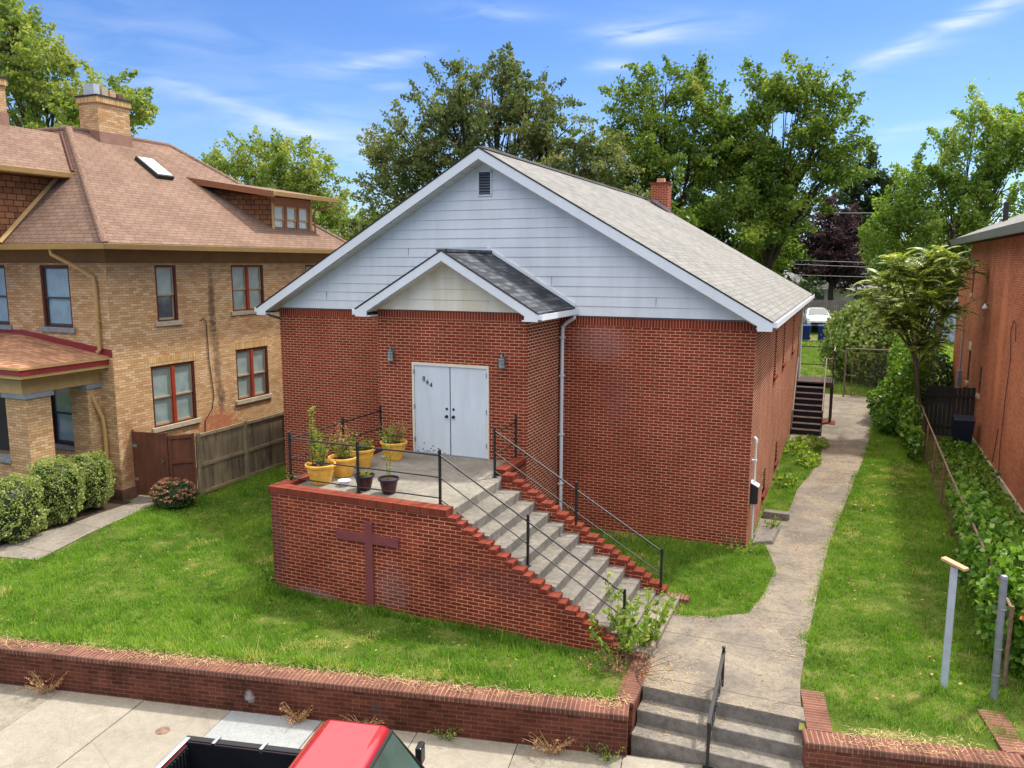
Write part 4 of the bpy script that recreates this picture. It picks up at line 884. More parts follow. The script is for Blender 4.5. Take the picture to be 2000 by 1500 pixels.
mb = MB(); mb.hexa(((EX-.02, EY0-.02, EZ-.14), (EX+.07, EY0-.09, EZ-.14), (EX+.07, EY1, EZ-.14), (EX-.02, EY1, EZ-.14), (EX-.02, EY0-.02, EZ+.0), (EX+.12, EY0-.13, EZ+.0), (EX+.12, EY1, EZ+.0), (EX-.02, EY1, EZ+.0)))
mb.build('gutter', 'tan_paint', house, bevel=.01)
mb = MB(); mb.hexa(((EL, EY0-.09, EZ-.14), (EX+.07, EY0-.09, EZ-.14), (EX-.02, EY0-.02, EZ-.14), (EL, EY0-.02, EZ-.14), (EL, EY0-.13, EZ), (EX+.12, EY0-.13, EZ), (EX-.02, EY0-.02, EZ), (EL, EY0-.02, EZ)))
mb.build('gutter', 'tan_paint', house, bevel=.01)
mb = MB(); mb.box(EX+.002, EX+.1, EY0-.12, EY1, EZ+.001, EZ+.012); mb.box(EL, EX+.1, EY0-.12, EY0-.002, EZ+.001, EZ+.012); mb.build('gutter_lip', 'edge_dark', house)
mb = MB(); mb.tube([(-16.75, -3.42, 6.56), (-16.75, -3.40, 6.42), (-16.4, -3.1, 6.15), (-15.98, -2.88, 5.85), (-15.95, -2.87, 5.6), (-15.95, -2.87, 4.0), (-16.02, -2.9, 3.92)], .05, 8)
mb.box(-16.01, -15.89, -2.93, -2.81, 4.72, 4.76); mb.build('downspout', 'tan_paint', house, smooth=True)
mb = MB(); mb.tube([(-16.3, -3.25, 3.5), (-16.15, -3.1, 2.9), (-16.0, -2.9, 2.2), (-15.98, -2.88, 1.8), (-15.98, -2.88, .45)], .05, 8); mb.build('downspout', 'tan_paint', house, smooth=True)
mb = MB(); mb.tube([(-15.98, -2.88, .5), (-15.98, -2.9, .15), (-15.95, -3.05, .04)], .075, 10); mb.build('standpipe', 'sill', house, smooth=True)
mb = MB(); mb.tube([(-15.85, -2.85, 1.02), (-15.75, -3.0, 1.02)], .018, 8); mb.xf = Matrix.Translation((-15.75, -3.0, 1.02)); mb.lathe([(0, .03), (.035, .03), (.035, .02), (0, .02)], 10); mb.build('tap', 'chrome', house)
mb = MB(); mb.tube([(-15.58, .25, 4.55), (-15.56, .36, 4.62), (-15.57, .46, 4.5), (-15.58, .50, 3.4), (-15.58, .62, 2.3), (-15.58, .52, 1.9), (-15.58, .22, 1.6), (-15.58, .2, 1.2)], .012, 6, False); mb.build('cable', 'edge_dark', house)
# chimneys
def chimney(x0, x1, y0, y1, z0, z1, name='chimney', flues=4):
    mb = MB(); mb.box(x0, x1, y0, y1, z0, z1-.2); c = mb.build(name, 'tan_brick', rf)
    mb = MB(); mb.box(x0-.05, x1+.05, y0-.05, y1+.05, z1-.2, z1-.03); mb.build('corbel', 'tan_soldier', c); mb = MB(); mb.box(x0-.07, x1+.07, y0-.07, y1+.07, z1-.03, z1+.02); mb.build('cap', 'edge_dark', c)
    L = y1-y0
    for i in range(flues):
        a = y0+L*(i+.12)/flues; b = y0+L*(i+.86)/flues; h = (.36, .33, .26, .2)[i % 4]
        f = MB(); f.box(x0+.2, x1-.15, a, b, z1+.02, z1+h); f.build('flue', ('post_paint', 'sill', 'tan_brick', 'tan_base')[i % 4], c)
    mb = MB(); mb.box(x0-.03, x1+.03, y0-.03, y1+.03, z0, z0+.001); 
    fl = MB(); fl.hexa(((x0-.02, y0-.02, z0), (x1+.06, y0-.02, z0-.1), (x1+.06, y1+.02, z0-.1), (x0-.02, y1+.02, z0), (x0-.02, y0-.02, z0+.75), (x1+.02, y0-.02, z0+.62), (x1+.02, y1+.02, z0+.62), (x0-.02, y1+.02, z0+.75))); fl.build('flashing', 'roof_trim', c)
    return c
chimney(-20.3, -19.5, .60, 1.75, 9.55, 11.22)
# cross gable at the front
gx, gz_, ge, gez = -20.1, 10.0, -18.15, 8.66
mb = MB(); mb.poly([(ge, -4.6, gez), (ge, -1.56, gez), (-20.1, -.28, gz_), (-20.1, -4.6, gz_)]); mb.poly([(-20.1, -4.6, gz_), (-20.1, -.28, gz_), (-22.05, -1.56, gez), (-22.05, -4.6, gez)]); fd = mb.build('front_gable_roof', 'roof_brown', house)
mb = MB(); mb.tube([(ge+.03, -1.52, gez+.03), (-20.07, -.25, gz_+.04)], .045, 6); mb.build('valley_flashing', 'casing_dark', fd)
mb = MB(); mb.hexa(((ge-.05, -4.6, gez-.17), (ge+.1, -4.6, gez-.15), (ge+.1, -1.4, gez-.15), (ge-.05, -1.4, gez-.17), (ge-.05, -4.6, gez-.01), (ge+.13, -4.6, gez-.01), (ge+.13, -1.45, gez-.01), (ge-.05, -1.45, gez-.01))); mb.build('gutter', 'tan_paint', fd, bevel=.01)
mb = MB(); mb.poly([(-18.6, -1.75, 8.55), (-18.6, -4.3, 8.55), (-18.6, -4.3, 6.6), (-18.6, -3.4, 6.7)]); mb.poly([(-18.6, -4.3, 6.6), (-18.6, -4.3, 8.55), (-20.1, -4.3, 9.9), (-21.6, -4.3, 8.55), (-21.6, -4.3, 6.6)]); mb.box(-22.05, ge, -4.55, -1.6, 8.50, 8.53)
mb.build('gable_wall', 'shake', house)
mb = MB(); mb.tube([(-18.57, -1.68, 8.50), (-18.57, -3.45, 6.72)], .07, 4); mb.build('rake_board', 'tan_paint', house)
chimney(-20.75, -20.1, -2.75, -1.85, 9.7, 11.25, flues=2)
# shed dormer with three windows
DX = -15.82; dy0, dy1 = 3.85, 5.95; DZT = 8.42
t_ = MB(); t_.poly([(-15.25, 3.30, 8.47), (-15.25, 6.55, 8.47), (-18.0, 6.55, 8.92), (-18.2, 2.6, 8.96)]); dr = t_.build('dormer_roof', 'roof_brown', house)
t_ = MB(); t_.prism([(-15.25, 3.30, 8.465), (-18.2, 2.6, 8.955), (-17.95, 2.7, 8.72), (-15.25, 3.34, 8.28)], (0, .03, 0)); t_.build('fascia', 'brown_wood', dr)
t_ = MB(); t_.poly([(-15.3, 3.35, 8.30), (-15.3, 6.5, 8.30), (-17.6, 6.5, 8.5), (-17.6, 3.0, 8.5)]); t_.build('soffit', 'brown_wood', dr)
t_ = MB(); t_.hexa(((-15.26, 3.3, 8.33), (-15.16, 3.3, 8.33), (-15.16, 6.6, 8.33), (-15.26, 6.6, 8.33), (-15.26, 3.3, 8.465), (-15.12, 3.3, 8.465), (-15.12, 6.6, 8.465), (-15.26, 6.6, 8.465))); t_.build('gutter', 'tan_paint', dr, bevel=.01)
for q in ([(DX, dy0, 7.15), (DX, dy0, 8.4), (-17.7, dy0-.75, 8.6), (-17.55, dy0-.7, 8.45)], [(DX, dy1, 7.15), (-17.6, dy1+.2, 8.45), (DX, dy1, 8.4)]): t_ = MB(); t_.poly(q); t_.build('dormer_wall', 'shake', house)
DO = (DX, 0, 0)
t_ = MB(); t_.lbox(DO, SU, dy0, dy1, 7.05, 7.22, -.1, .05); t_.build('dormer_sill', 'tan_paint', house)
t_ = MB(); t_.lbox(DO, SU, dy0, dy1, 8.13, 8.42, -.1, .0); t_.build('dormer_header', 'brown_wood', house)
for i in range(3):
    a = dy0+.10+i*.64; sash_window(house, DO, SU, a, a+.62, 7.22, 8.13, 1, .1, ('pane_white', 'pane_white'), 'brown_wood', 'brown_wood', 'tan_paint', None, .06)
for a in (dy0, dy1-.1): t_ = MB(); t_.lbox(DO, SU, a, a+.1, 7.2, 8.15, -.1, .02); t_.build('corner_board', 'tan_paint', house)
t_ = MB(); t_.tube([(-15.2, 6.35, 8.35), (-15.2, 6.35, 8.2), (-15.7, 6.0, 8.05), (-15.75, 6.0, 7.9), (-15.7, 6.0, 7.15), (-15.4, 6.1, 7.05)], .035, 6); t_.build('downspout', 'brown_wood', house)
# skylight
def slope_pt(a, b, h=0):  # a along y, b from eave up in x; on the right-hand slope
    s = (RTZ-EZ)/(EX-RX); n = Vector((s, 0, 1)).normalized(); return Vector((EX-b, a, EZ+s*b))+n*h
t_ = MB(); q = [(1.25, 3.0), (2.05, 3.0), (1.85, 3.95), (1.15, 3.95)]; q = [(1.2, 2.95), (1.95, 3.05), (1.72, 3.95), (1.16, 3.88)]
q = [(1.16, 3.04), (1.80, 3.04), (1.80, 3.92), (1.16, 3.92)]
t_.hexa([slope_pt(a, b, -.02) for a, b in q]+[slope_pt(a, b, .12) for a, b in q]); sk = t_.build('skylight', 'edge_dark', house)
q = [(1.20, 3.08), (1.76, 3.08), (1.76, 3.88), (1.20, 3.88)]; t_ = MB(); t_.hexa([slope_pt(a, b, .115) for a, b in q]+[slope_pt(a, b, .14) for a, b in q]); t_.build('dome', 'pane_white', sk)
# front porch
mb = MB(); p0 = (-15.72, -5.2, 3.80); mb.poly([p0, (-15.72, HY, 3.80), (-15.72-.0, HY, 3.82), (-19.0, HY, 4.28)]); mb.poly([(-24.5, -5.2, 3.80), p0, (-19.0, HY, 4.28), (-24.5, HY, 4.28)]); pr = mb.build('porch_roof', 'roof_porch', house)
for z0, z1, o, mt in ((3.745, 3.80, .05, 'tan_paint'), (3.62, 3.745, .03, 'maroon'), (3.53, 3.62, .0, 'tan_paint')):
    mb = MB(); mb.box(-15.76+o-.03, -15.76+o, -5.2-o, HY-.002, z0, z1); mb.box(-24.5, -15.791+o, -5.2-o-.0, -5.17-o, z0, z1); mb.build('porch_fascia', mt, pr)
mb = MB(); mb.box(-24.5, -15.78, -5.16, HY, 3.50, 3.53); mb.build('porch_ceiling', 'frieze', pr)
mb = MB(); mb.box(-16.5, -16.12, -4.93, HY, 3.12, 3.50); mb.box(-24, -16.505, -4.93, -4.6, 3.121, 3.499); mb.build('porch_beam', 'tan_paint', house)
mb = MB(); mb.poly([(-15.6, HY-.006, 3.79), (-15.6, HY-.006, 3.99), (-19.0, HY-.006, 4.42), (-19.0, HY-.006, 4.27)]); mb.build('step_flashing', 'maroon', house)
mb = MB(); mb.box(-24.2, -19.0, HY-.008, HY, 4.27, 4.40); mb.build('step_flashing', 'maroon', house)
for (x0, x1, y0, y1) in ((-16.85, -16.12, -4.86, -4.22), (-16.75, -16.12, -3.2, HY-.0), (-19.4, -18.7, -4.86, -4.22)):
    mb = MB(); mb.box(x0, x1, y0, y1, 0, 3.0); pi = mb.build('porch_pier', 'tan_brick', house); mb = MB(); mb.box(x0-.06, x1+.06, y0-.06, y1+(.06 if y1 < HY else 0), 3.0, 3.12); mb.build('capstone', 'sill_grey', pi)
mb = MB(); mb.box(-24, -16.1, -4.9, HY, -.2, .75); mb.build('porch_floor', 'step_conc', house)
mb = MB(); mb.box(-18.7, -16.85, -4.8, -4.5, .75, 1.35); mb.build('porch_wall', 'tan_brick', house)
mb = MB(); mb.box(-18.72, -16.83, -4.86, -4.44, 1.35, 1.43); mb.build('porch_wall_cap', 'sill_grey', house)

# ------------------------------------------------------------------ gate and weathered fence
t = thing('garden_gate', 'flat brown wooden gate beside the tan brick corner', 'gate', (-15.0, -2.2, 0))
gd = Vector((1.05, .17, 0)).normalized(); G0 = Vector((-15.58, -2.36, 0))
mb = MB(); mb.lbox(G0, gd, .02, .98, .06, 1.78, 0, .035); mb.build('door_leaf', 'gate_brown', t, bevel=.004)
for q in ((-.01, .02, 0, 1.82, -.03, .04), (.99, 1.06, 0, 1.80, -.03, .05)): mb = MB(); mb.lbox(G0, gd, *q); mb.build('gate_post', 'gate_brown', t)
mb = MB(); mb.lbox(G0, gd, .0, .12, 1.36, 1.44, .035, .045); mb.lbox(G0, gd, .0, .12, .45, .53, .035, .045); mb.build('hinge', 'galv', t)
mb = MB(); mb.lbox(G0, gd, .86, .93, .98, 1.06, .035, .05); p = G0+gd*.9+ZV*1.02+gd.cross(ZV)*.07; mb.tube([p-gd.cross(ZV)*.03, p, p+gd*.08+ZV*.02], .012, 6); mb.build('latch', 'chrome', t)
G1 = G0+gd*1.06; g2 = (Vector((-14.08, -1.72, 0))-G1); L2 = g2.length; g2.normalize()
t = thing('fence_panel', 'narrow dark brown panelled fence piece between the gate and the grey fence', 'fence', tuple(G1))
mb = MB(); mb.lbox(G1, g2, 0, L2, .05, 1.72, -.02, .0); mb.build('panel', 'gate_brown', t)
mb = MB()
for z in (.1, .95, 1.62): mb.lbox(G1, g2, 0, L2, z, z+.09, 0, .035)
mb.lbox(G1, g2, 0, .07, .19, 1.62, 0, .03); mb.lbox(G1, g2, L2-.07, L2, 0, 1.74, 0, .04); mb.build('frame', 'gate_brown', t)
fn = thing('wooden_fence', 'weathered grey vertical board fence with two rails beside the lawn', 'fence', (-14.1, -1.7, 0))
F0 = Vector((-14.06, -1.70, 0)); fu = (Vector((-14.2, 8.0, 0))-F0); FL = fu.length; fu.normalize(); rnd = random.Random(3)
a = 0; mb = MB()
while a < FL:
    w = rnd.uniform(.13, .15); h = 1.62+rnd.uniform(-.012, .012); mb.lbox(F0, fu, a, a+w, .04+rnd.uniform(0, .03), h, -.018, rnd.uniform(0, .004)); a += w+rnd.uniform(.004, .012)
mb.build('boards', 'fence_wood', fn)
for z in (1.60, .78, .03): mb = MB(); mb.lbox(F0, fu, 0, FL, z, z+.085, .004, .05); mb.build('rail', 'fence_rail', fn)
for a in (0, 1.83, 3.66, 5.5, 7.3, 9.1): mb = MB(); mb.lbox(F0, fu, a, a+.09, 0, 1.72, .006, .075); mb.build('post', 'fence_wood', fn)

# ------------------------------------------------------------------ orange brick house on the right
rh = thing('brick_house', 'tall orange brick building at the right edge with grey shingle roof', 'house', (9, 9, 0)); BX = 6.05
RW = [(14.6-.0, 15.15, 1.75, 2.7), (17.45, 17.9, 1.8, 3.0), (18.6, 18.95, 5.1, 6.3)]; RW = [(13.6, 14.15, 1.75, 2.7), (16.6, 17.15, 1.8, 3.0), (17.5, 18.0, 5.1, 6.3)]
mb = MB(); mb.wall((BX, 19.0, 0), (0, -1, 0), 18.0, -.2, 7.05, [(19.0-b, 19.0-a, z0, z1) for a, b, z0, z1 in RW], .1); mb.build('side_wall', 'orange_brick', rh)
mb = MB(); mb.wall((BX, 1.0, 0), (1, 0, 0), 9, -.2, 7.05, []); mb.wall((BX+9, 1, 0), (0, 1, 0), 18, -.2, 7.05, []); mb.wall((BX+9, 19, 0), (-1, 0, 0), 9, -.2, 7.05, []); mb.build('wall', 'orange_brick', rh)
mb = MB(); mb.box(BX+.03, BX+6, 19.0, 22.3, -.2, 6.4); mb.build('rear_wing', 'orange_brick', rh)
mb = MB(); mb.box(BX-.05, BX+.05, 1.0, 19.0, -.25, .16); mb.build('foundation', 'sill', rh)
for a, b, z0, z1 in RW:
    w = MB(); w.box(BX+.07, BX+.09, a, b, z0, z1); wi = w.build('window', 'pane_dark', rh)
    f = MB(); 
    for q in ((a, a+.05, z0, z1), (b-.05, b, z0, z1), (a+.05, b-.05, z0, z0+.05), (a+.05, b-.05, z1-.05, z1), (a+.05, b-.05, (z0+z1)/2-.02, (z0+z1)/2+.02)): f.box(BX+.03, BX+.07, *q)
    f.build('frame', 'sash_dark', wi); s = MB(); s.box(BX-.05, BX+.08, a-.06, b+.06, z0-.12, z0-.002); s.build('sill', 'sill', wi)
mb = MB(); mb.box(BX-.02, BX+.05, 16.5, 17.25, 3.0, 3.3); mb.build('lintel', 'sill', rh)
mb = MB(); s_ = .42; mb.poly([(5.45, .4, 7.2), (11, .4, 7.2+5.55*s_), (11, 20.6, 7.2+5.55*s_), (5.45, 20.6, 7.2)][::-1]); mb.poly([(11, .4, 7.2+5.55*s_), (16, .4, 7.2), (16, 20.6, 7.2), (11, 20.6, 7.2+5.55*s_)][::-1]); mb.poly([(5.45, 20.6, 7.2), (11, 20.6, 7.2+5.55*s_), (16, 20.6, 7.2)]); mb.poly([(16, .4, 7.2), (11, .4, 7.2+5.55*s_), (5.45, .4, 7.2)]); mb.box(5.5, 16, .45, 20.5, 7.05, 7.16); ro = mb.build('roof', 'roof_grey', rh)
mb = MB(); mb.hexa(((5.48, .4, 6.98), (5.55, .4, 6.98), (5.55, 20.6, 6.98), (5.48, 20.6, 6.98), (5.38, .4, 7.2), (5.55, .4, 7.2), (5.55, 20.6, 7.2), (5.38, 20.6, 7.2))); mb.build('gutter', 'galv', rh)
mb = MB(); mb.box(5.5, BX+.0, .5, 20.6, 7.0, 7.04); mb.build('soffit', 'edge_dark', rh)
mb = MB(); mb.tube([(6.9, 17.6, 7.6), (6.9, 17.6, 8.5)], .09, 12); mb.build('vent_pipe', 'edge_dark', ro)
mb = MB(); mb.tube([(BX-.03, 8.0, 4.1), (BX-.03, 8.2, 4.6), (BX-.03, 8.55, 4.65), (BX-.03, 8.85, 4.3), (BX-.03, 8.5, 3.6), (BX-.03, 8.7, 2.4), (BX-.03, 8.8, .9), (BX-.03, 8.6, .2)], .010, 5, False); mb.tube([(BX-.03, 9.8, .3), (BX-.03, 9.5, 1.0), (BX-.03, 9.35, 1.4)], .012, 5, False); mb.build('cable', 'edge_dark', rh)
mb = MB(); mb.box(BX-.14, BX-.003, 18.55, 18.95, 1.35, 2.0); mb.tube([(BX-.07, 18.75, 2.0), (BX-.07, 18.75, 4.2)], .03, 8); mb.build('meter_box', 'galv', rh)
t = thing('security_light', 'small white conical light on the orange brick wall', 'lamp', (BX, 13.5, 4.8)); mb = MB(); mb.lathe([(.015, .13), (.03, .12), (.09, 0), (.095, -.02), (.08, -.02), (0, 0)], 14, (BX-.1, 13.5, 4.76)); mb.build('shade', 'white', t); mb = MB(); mb.tube([(BX-.1, 13.5, 4.88), (BX, 13.5, 4.9)], .02, 8); mb.build('arm', 'galv', t)

# ------------------------------------------------------------------ chain link fence and gate
t = thing('chain_link_fence', 'rusty chain link fence half buried in vines along the neighbouring building', 'fence', (4.25, 5, 0))
mb = MB(); mb.tube([(4.25, -4.4, 1.2), (4.25, 4.0, 1.2), (4.28, 8.4, 1.22), (4.32, 15.5, 1.24)], .024, 8); mb.build('top_rail', 'rail_rust', t)
for y in (-4.4, -2, .4, 2.8, 5.2, 7.6, 10, 12.4, 14.8): mb = MB(); mb.tube([(4.25, y, -.1), (4.25, y, 1.25)], .028, 8); mb.build('post', 'rail_rust', t)
mb = MB(); chain(mb, (4.25, -4.4, 0), (0, 1, 0), 19.8, .05, 1.19, .12, .0016); mb.build('wire_mesh', 'rail_rust', t)
zg = gzf(0, 20.8)
t = thing('chain_link_gate', 'tall chain link gate across the far end of the garden path', 'gate', (2.4, 20.8, zg))
mb = MB()
for x in (1.72, 3.45): mb.tube([(x, 20.8, zg-.1), (x, 20.8, zg+2.2)], .04, 8)
mb.tube([(1.72, 20.8, zg+2.18), (4.6, 20.8, zg+2.18)], .03, 8); mb.build('frame', 'gate_pipe', t)
mb = MB(); mb.tube([(2.02, 20.75, zg+.08), (2.02, 20.75, zg+2.0), (3.4, 20.75, zg+2.0), (3.4, 20.75, zg+.08), (2.02, 20.75, zg+.08)], .025, 8); mb.tube([(1.78, 20.74, zg+1.0), (2.1, 20.74, zg+1.0)], .02, 6); mb.build('gate_leaf', 'gate_pipe', t)
mb = MB(); chain(mb, (2.02, 20.75, 0), (1, 0, 0), 1.38, zg+.1, zg+1.98, .12, .0014); mb.build('wire_mesh', 'gate_pipe', t)

# ------------------------------------------------------------------ side stairs of the church
t = thing('side_stairs', 'dark brown wooden stairs up to the side door of the church', 'stairs', (.6, 14, 0))
LZ2 = 1.76; n = 9; y0 = 12.98; yl = 14.60; run = (yl-y0)/(n-1); rise = LZ2/n
for i in range(n-1):
    z = .06+rise*(i+1)-.03; mb = MB(); mb.box(.06, 1.04, y0+run*i-.02, y0+run*(i+1)+.02, z-.035, z); s = mb.build('tread', 'stair_brown', t)
    e = MB(); e.box(.06, 1.04, y0+run*i-.035, y0+run*i-.021, z-.036, z+.001); e.build('nosing', 'stair_nose', s); r = MB(); r.box(.06, 1.04, y0+run*i, y0+run*i+.02, z-rise+.0, z-.036); r.build('riser', 'stair_dark', s)
mb = MB(); mb.box(.06, 1.04, yl-.0, yl+.02, LZ2-rise-.02, LZ2-.05); mb.build('riser', 'stair_dark', t)
for x in (.035, 1.065): mb = MB(); mb.prism([(x-.02, y0-.05, .02), (x-.02, y0+.15, .02), (x-.02, yl+.05, LZ2-.2), (x-.02, yl+.05, LZ2+.02), (x-.02, yl-.05, LZ2+.02), (x-.02, y0-.05, .2)], (.04, 0, 0)); mb.build('stringer', 'stair_brown', t)
mb = MB()
for k in range(11): mb.box(.03, 1.34, yl+.02+k*.145, yl+.02+k*.145+.138, LZ2-.03, LZ2)
mb.build('deck', 'stair_brown', t); mb = MB(); mb.box(.03, 1.34, yl+.0, yl+.018, LZ2-.2, LZ2-.03); mb.box(1.32, 1.36, yl, yl+1.6, LZ2-.2, LZ2-.03); mb.build('fascia', 'stair_brown', t)
for x, y in ((1.30, 15.3), (1.30, 16.1), (.1, 16.1)): mb = MB(); mb.box(x-.05, x+.05, y-.05, y+.05, -.1, LZ2-.03); mb.build('leg', 'stair_brown', t)
mb = MB(); mb.box(1.0, 1.5, 15.0, 15.9, .0, .12); mb.build('footing', 'coping', t)
H2 = .92
for x, y, z0 in ((1.07, 13.1, .2), (1.07, 14.6, LZ2), (1.33, 14.66, LZ2), (1.33, 16.15, LZ2), (.06, 16.15, LZ2), (.06, 14.5, LZ2-.1)): mb = MB(); mb.box(x-.02, x+.02, y-.02, y+.02, z0-.05, z0+H2+(.3 if x > 1.2 else 0)); mb.build('post', 'stair_brown', t)
mb = MB(); mb.tube([(1.07, 12.95, .95), (1.07, 14.6, LZ2+H2)], .022, 8); mb.tube([(1.07, 14.6, LZ2+H2), (1.33, 14.66, LZ2+H2+.0)], .02, 6); mb.build('rail', 'stair_nose', t)
mb = MB(); mb.tube([(.06, 12.95, .9), (.06, 14.6, LZ2+H2)], .022, 8); mb.build('rail', 'stair_nose', t)
for h in (H2+.28, .5): mb = MB(); mb.tube([(.06, 16.15, LZ2+h), (1.33, 16.15, LZ2+h)], .022, 6); mb.build('rail', 'stair_brown', t)
for h in (H2+.28, .62, .3): mb = MB(); mb.tube([(1.33, 14.66, LZ2+h), (1.33, 16.15, LZ2+h)], .022, 6); mb.build('rail', 'stair_brown' if h < 1 else 'stair_nose', t)

# ------------------------------------------------------------------ posts, sign box, blocks
t = thing('sign_post', 'square pale grey post capped with a tilted raw board, on the right lawn', 'post', (3.42, -4.77, 0))
mb = MB(); mb.box(3.375, 3.465, -4.815, -4.725, -.1, 1.86); mb.build('post', 'post_paint', t, bevel=.004)
mb = MB(); c = Vector((3.42, -4.78, 1.91)); u = Vector((.75, -.62, 0)).normalized(); w = Vector((.62, .75, 0)); 
mb.hexa([c+u*a+w*b+ZV*(zz-a*.15) for zz in (-.02, .015) for a, b in ((-.18, -.055), (.18, -.055), (.18, .055), (-.18, .055))]); mb.build('cap_board', 'raw_board', t)
t = thing('steel_post', 'round galvanised fence post standing in front of the vines', 'post', (4.05, -4.87, 0))
mb = MB(); mb.tube([(4.05, -4.87, -.1), (4.03, -4.87, 1.82)], .048, 14); mb.lathe([(.052, 0), (.054, .03), (.04, .06), (0, .075)], 14, (4.03, -4.87, 1.80))
for z in (.35, .75, 1.35): mb.lathe([(.05, z), (.055, z+.008), (.055, z+.02), (.05, z+.028)], 14, (4.045, -4.87, 0))
mb.build('post', 'galv', t, smooth=True)
t = thing('conduit_riser', 'white conduit pipe with dark meter box at the church corner', 'pipe', (.08, .5, 0))
mb = MB(); mb.tube([(.07, .42, .1), (.07, .40, 1.1), (.07, .40, 2.30)], .022, 8); mb.tube([(.07, .40, 2.30), (.07, .42, 2.38), (.02, .45, 2.42)], .035, 8)
for z in (.9, 1.9): mb.box(.0, .1, .36, .44, z, z+.03)
mb.build('pipe', 'white', t)
mb = MB(); mb.hexa(((.01, .28, .95), (.16, .28, .95), (.16, .50, .95), (.01, .50, .95), (.01, .28, 1.42), (.16, .28, 1.34), (.16, .50, 1.34), (.01, .50, 1.42))); mb.build('box', 'edge_dark', t)
mb = MB(); mb.hexa(((.005, .26, 1.425), (.18, .26, 1.335), (.18, .52, 1.335), (.005, .52, 1.425), (.005, .26, 1.445), (.18, .26, 1.355), (.18, .52, 1.355), (.005, .52, 1.445))); mb.build('hood', 'white', t)
mb = MB(); mb.box(.12, .72, 2.38, 2.62, -.05, .17); tag(mb.build('concrete_block', 'step_conc', bevel=.015), 'low rectangular concrete block beside the garden path', 'block')
mb = MB(); mb.hexa(((.1, .3, -.05), (.55, .5, -.05), (.62, 1.7, -.05), (.1, 1.75, -.05), (.1, .3, .07), (.5, .52, .10), (.56, 1.66, .09), (.1, 1.75, .08))); tag(mb.build('concrete_slab', 'step_conc', bevel=.02), 'broken thin concrete slab at the church corner under the conduit', 'slab')

# ------------------------------------------------------------------ potted plants on the landing
def pot_parts(t, x, y, z, r, h, kind):
    mb = MB(); k = r/.24
    if kind == 'yellow': pr = [(0, .0), (.150*k, 0), (.165*k, .01), (.205*k, h*.45), (.222*k, h*.62), (.214*k, h*.645), (.226*k, h*.68), (.218*k, h*.705), (.230*k, h*.74), (.224*k, h*.77), (.236*k, h*.84), (.262*k, h*.87), (.266*k, h*.97), (.258*k, h), (.240*k, h), (.236*k, h*.96), (.225*k, h*.8)]; m1 = 'yellow_pot'
    elif kind == 'maroon': pr = [(0, 0), (.14*k, 0), (.15*k, .01), (.2*k, h*.6), (.215*k, h*.82), (.225*k, h*.86)]; m1 = 'maroon_pot'
    else: pr = [(0, 0), (.13*k, 0), (.20*k, h*.85), (.235*k, h*.9), (.24*k, h), (.225*k, h), (.19*k, h*.8), (.12*k, .05)]; m1 = 'white'
    mb.lathe(pr, 36, (x, y, z)); mb.build('pot', m1, t, smooth=True)
    if kind == 'maroon': mb = MB(); mb.lathe([(.225*k, h*.84), (.25*k, h*.87), (.255*k, h*.97), (.245*k, h), (.225*k, h), (.22*k, h*.85)], 36, (x, y, z)); mb.build('rim', 'pot_rim', t, smooth=True)
    mb = MB(); mb.lathe([(0, h*.88), (.1*k, h*.89), (.222*k, h*.87)], 24, (x, y, z)); mb.build('soil', 'soil' if kind != 'white' else 'white', t)
def shoots(t, x, y, z, n, h, spread, leafmat, seed, ls=.07, lper=14, name='foliage', lean=.25, stem='bark'):
    rnd = random.Random(seed); rng = np.random.default_rng(seed); P = []; mb = MB()
    for i in range(n):
        a = rnd.uniform(0, 6.28); r = spread*rnd.random()**.6; hh = h*rnd.uniform(.45, 1.0); p0 = Vector((x+math.cos(a)*r*.5, y+math.sin(a)*r*.5, z)); p1 = p0+Vector((math.cos(a)*(r+hh*lean*rnd.random()), math.sin(a)*(r+hh*lean*rnd.random()), hh))
        pts = bez(p0, p1, (rnd.uniform(-.03, .03), rnd.uniform(-.03, .03), .05), 4); mb.tube(pts, [.006, .005, .004, .003, .002], 4, False)
        for k in range(lper): q = p0.lerp(p1, rnd.uniform(.12, 1)); P.append((q.x+rnd.gauss(0, .03), q.y+rnd.gauss(0, .03), q.z+rnd.gauss(0, .02)))
    P = np.array(P); mb.build('stems', stem, t); npmesh(name, leaves(rng, P, ls, None, 0, .4), 4, leafmat, np.clip(rng.normal(.5, .22, len(P)), 0, 1), t)
POTG = 'yellow flower pots on the landing'
def yellow(x, y, label, **k):
    t = thing('potted_plant', label, 'plant', (x, y, LZ), 0, POTG); pot_parts(t, x, y, LZ, .27, .40, 'yellow'); return t
t = yellow(-7.50, -5.06, 'yellow pot nearest the railing corner, with a very tall staked green stem')
shoots(t, -7.50, -5.06, LZ+.34, 14, .62, .13, 'leaf_pot', 11, .075, 24); shoots(t, -7.58, -5.0, LZ+.34, 3, .85, .05, 'leaf_bright', 12, .08, 60, 'foliage', .05)
mb = MB(); mb.tube([(-7.64, -5.1, LZ+.3), (-7.66, -5.1, LZ+1.0)], .012, 6); mb.build('stake', 'stake', t)
shoots(t, -7.66, -5.1, LZ+.34, 2, 1.35, .015, 'leaf_pot', 13, .075, 110, 'foliage', .03)
t = yellow(-7.43, -4.42, 'yellow pot second from the street, with bushy reddish seed heads'); shoots(t, -7.43, -4.42, LZ+.34, 20, .62, .15, 'leaf_pot', 14, .07, 24); shoots(t, -7.36, -4.40, LZ+.5, 9, .62, .10, 'leaf_dry', 15, .05, 30)
t = yellow(-7.50, -3.66, 'yellow pot third from the street, with low sparse green leaves'); shoots(t, -7.5, -3.66, LZ+.34, 10, .22, .14, 'leaf_pot', 16, .08, 16); shoots(t, -7.35, -3.6, LZ+.34, 5, .25, .06, 'leaf_bright', 17, .07, 18)
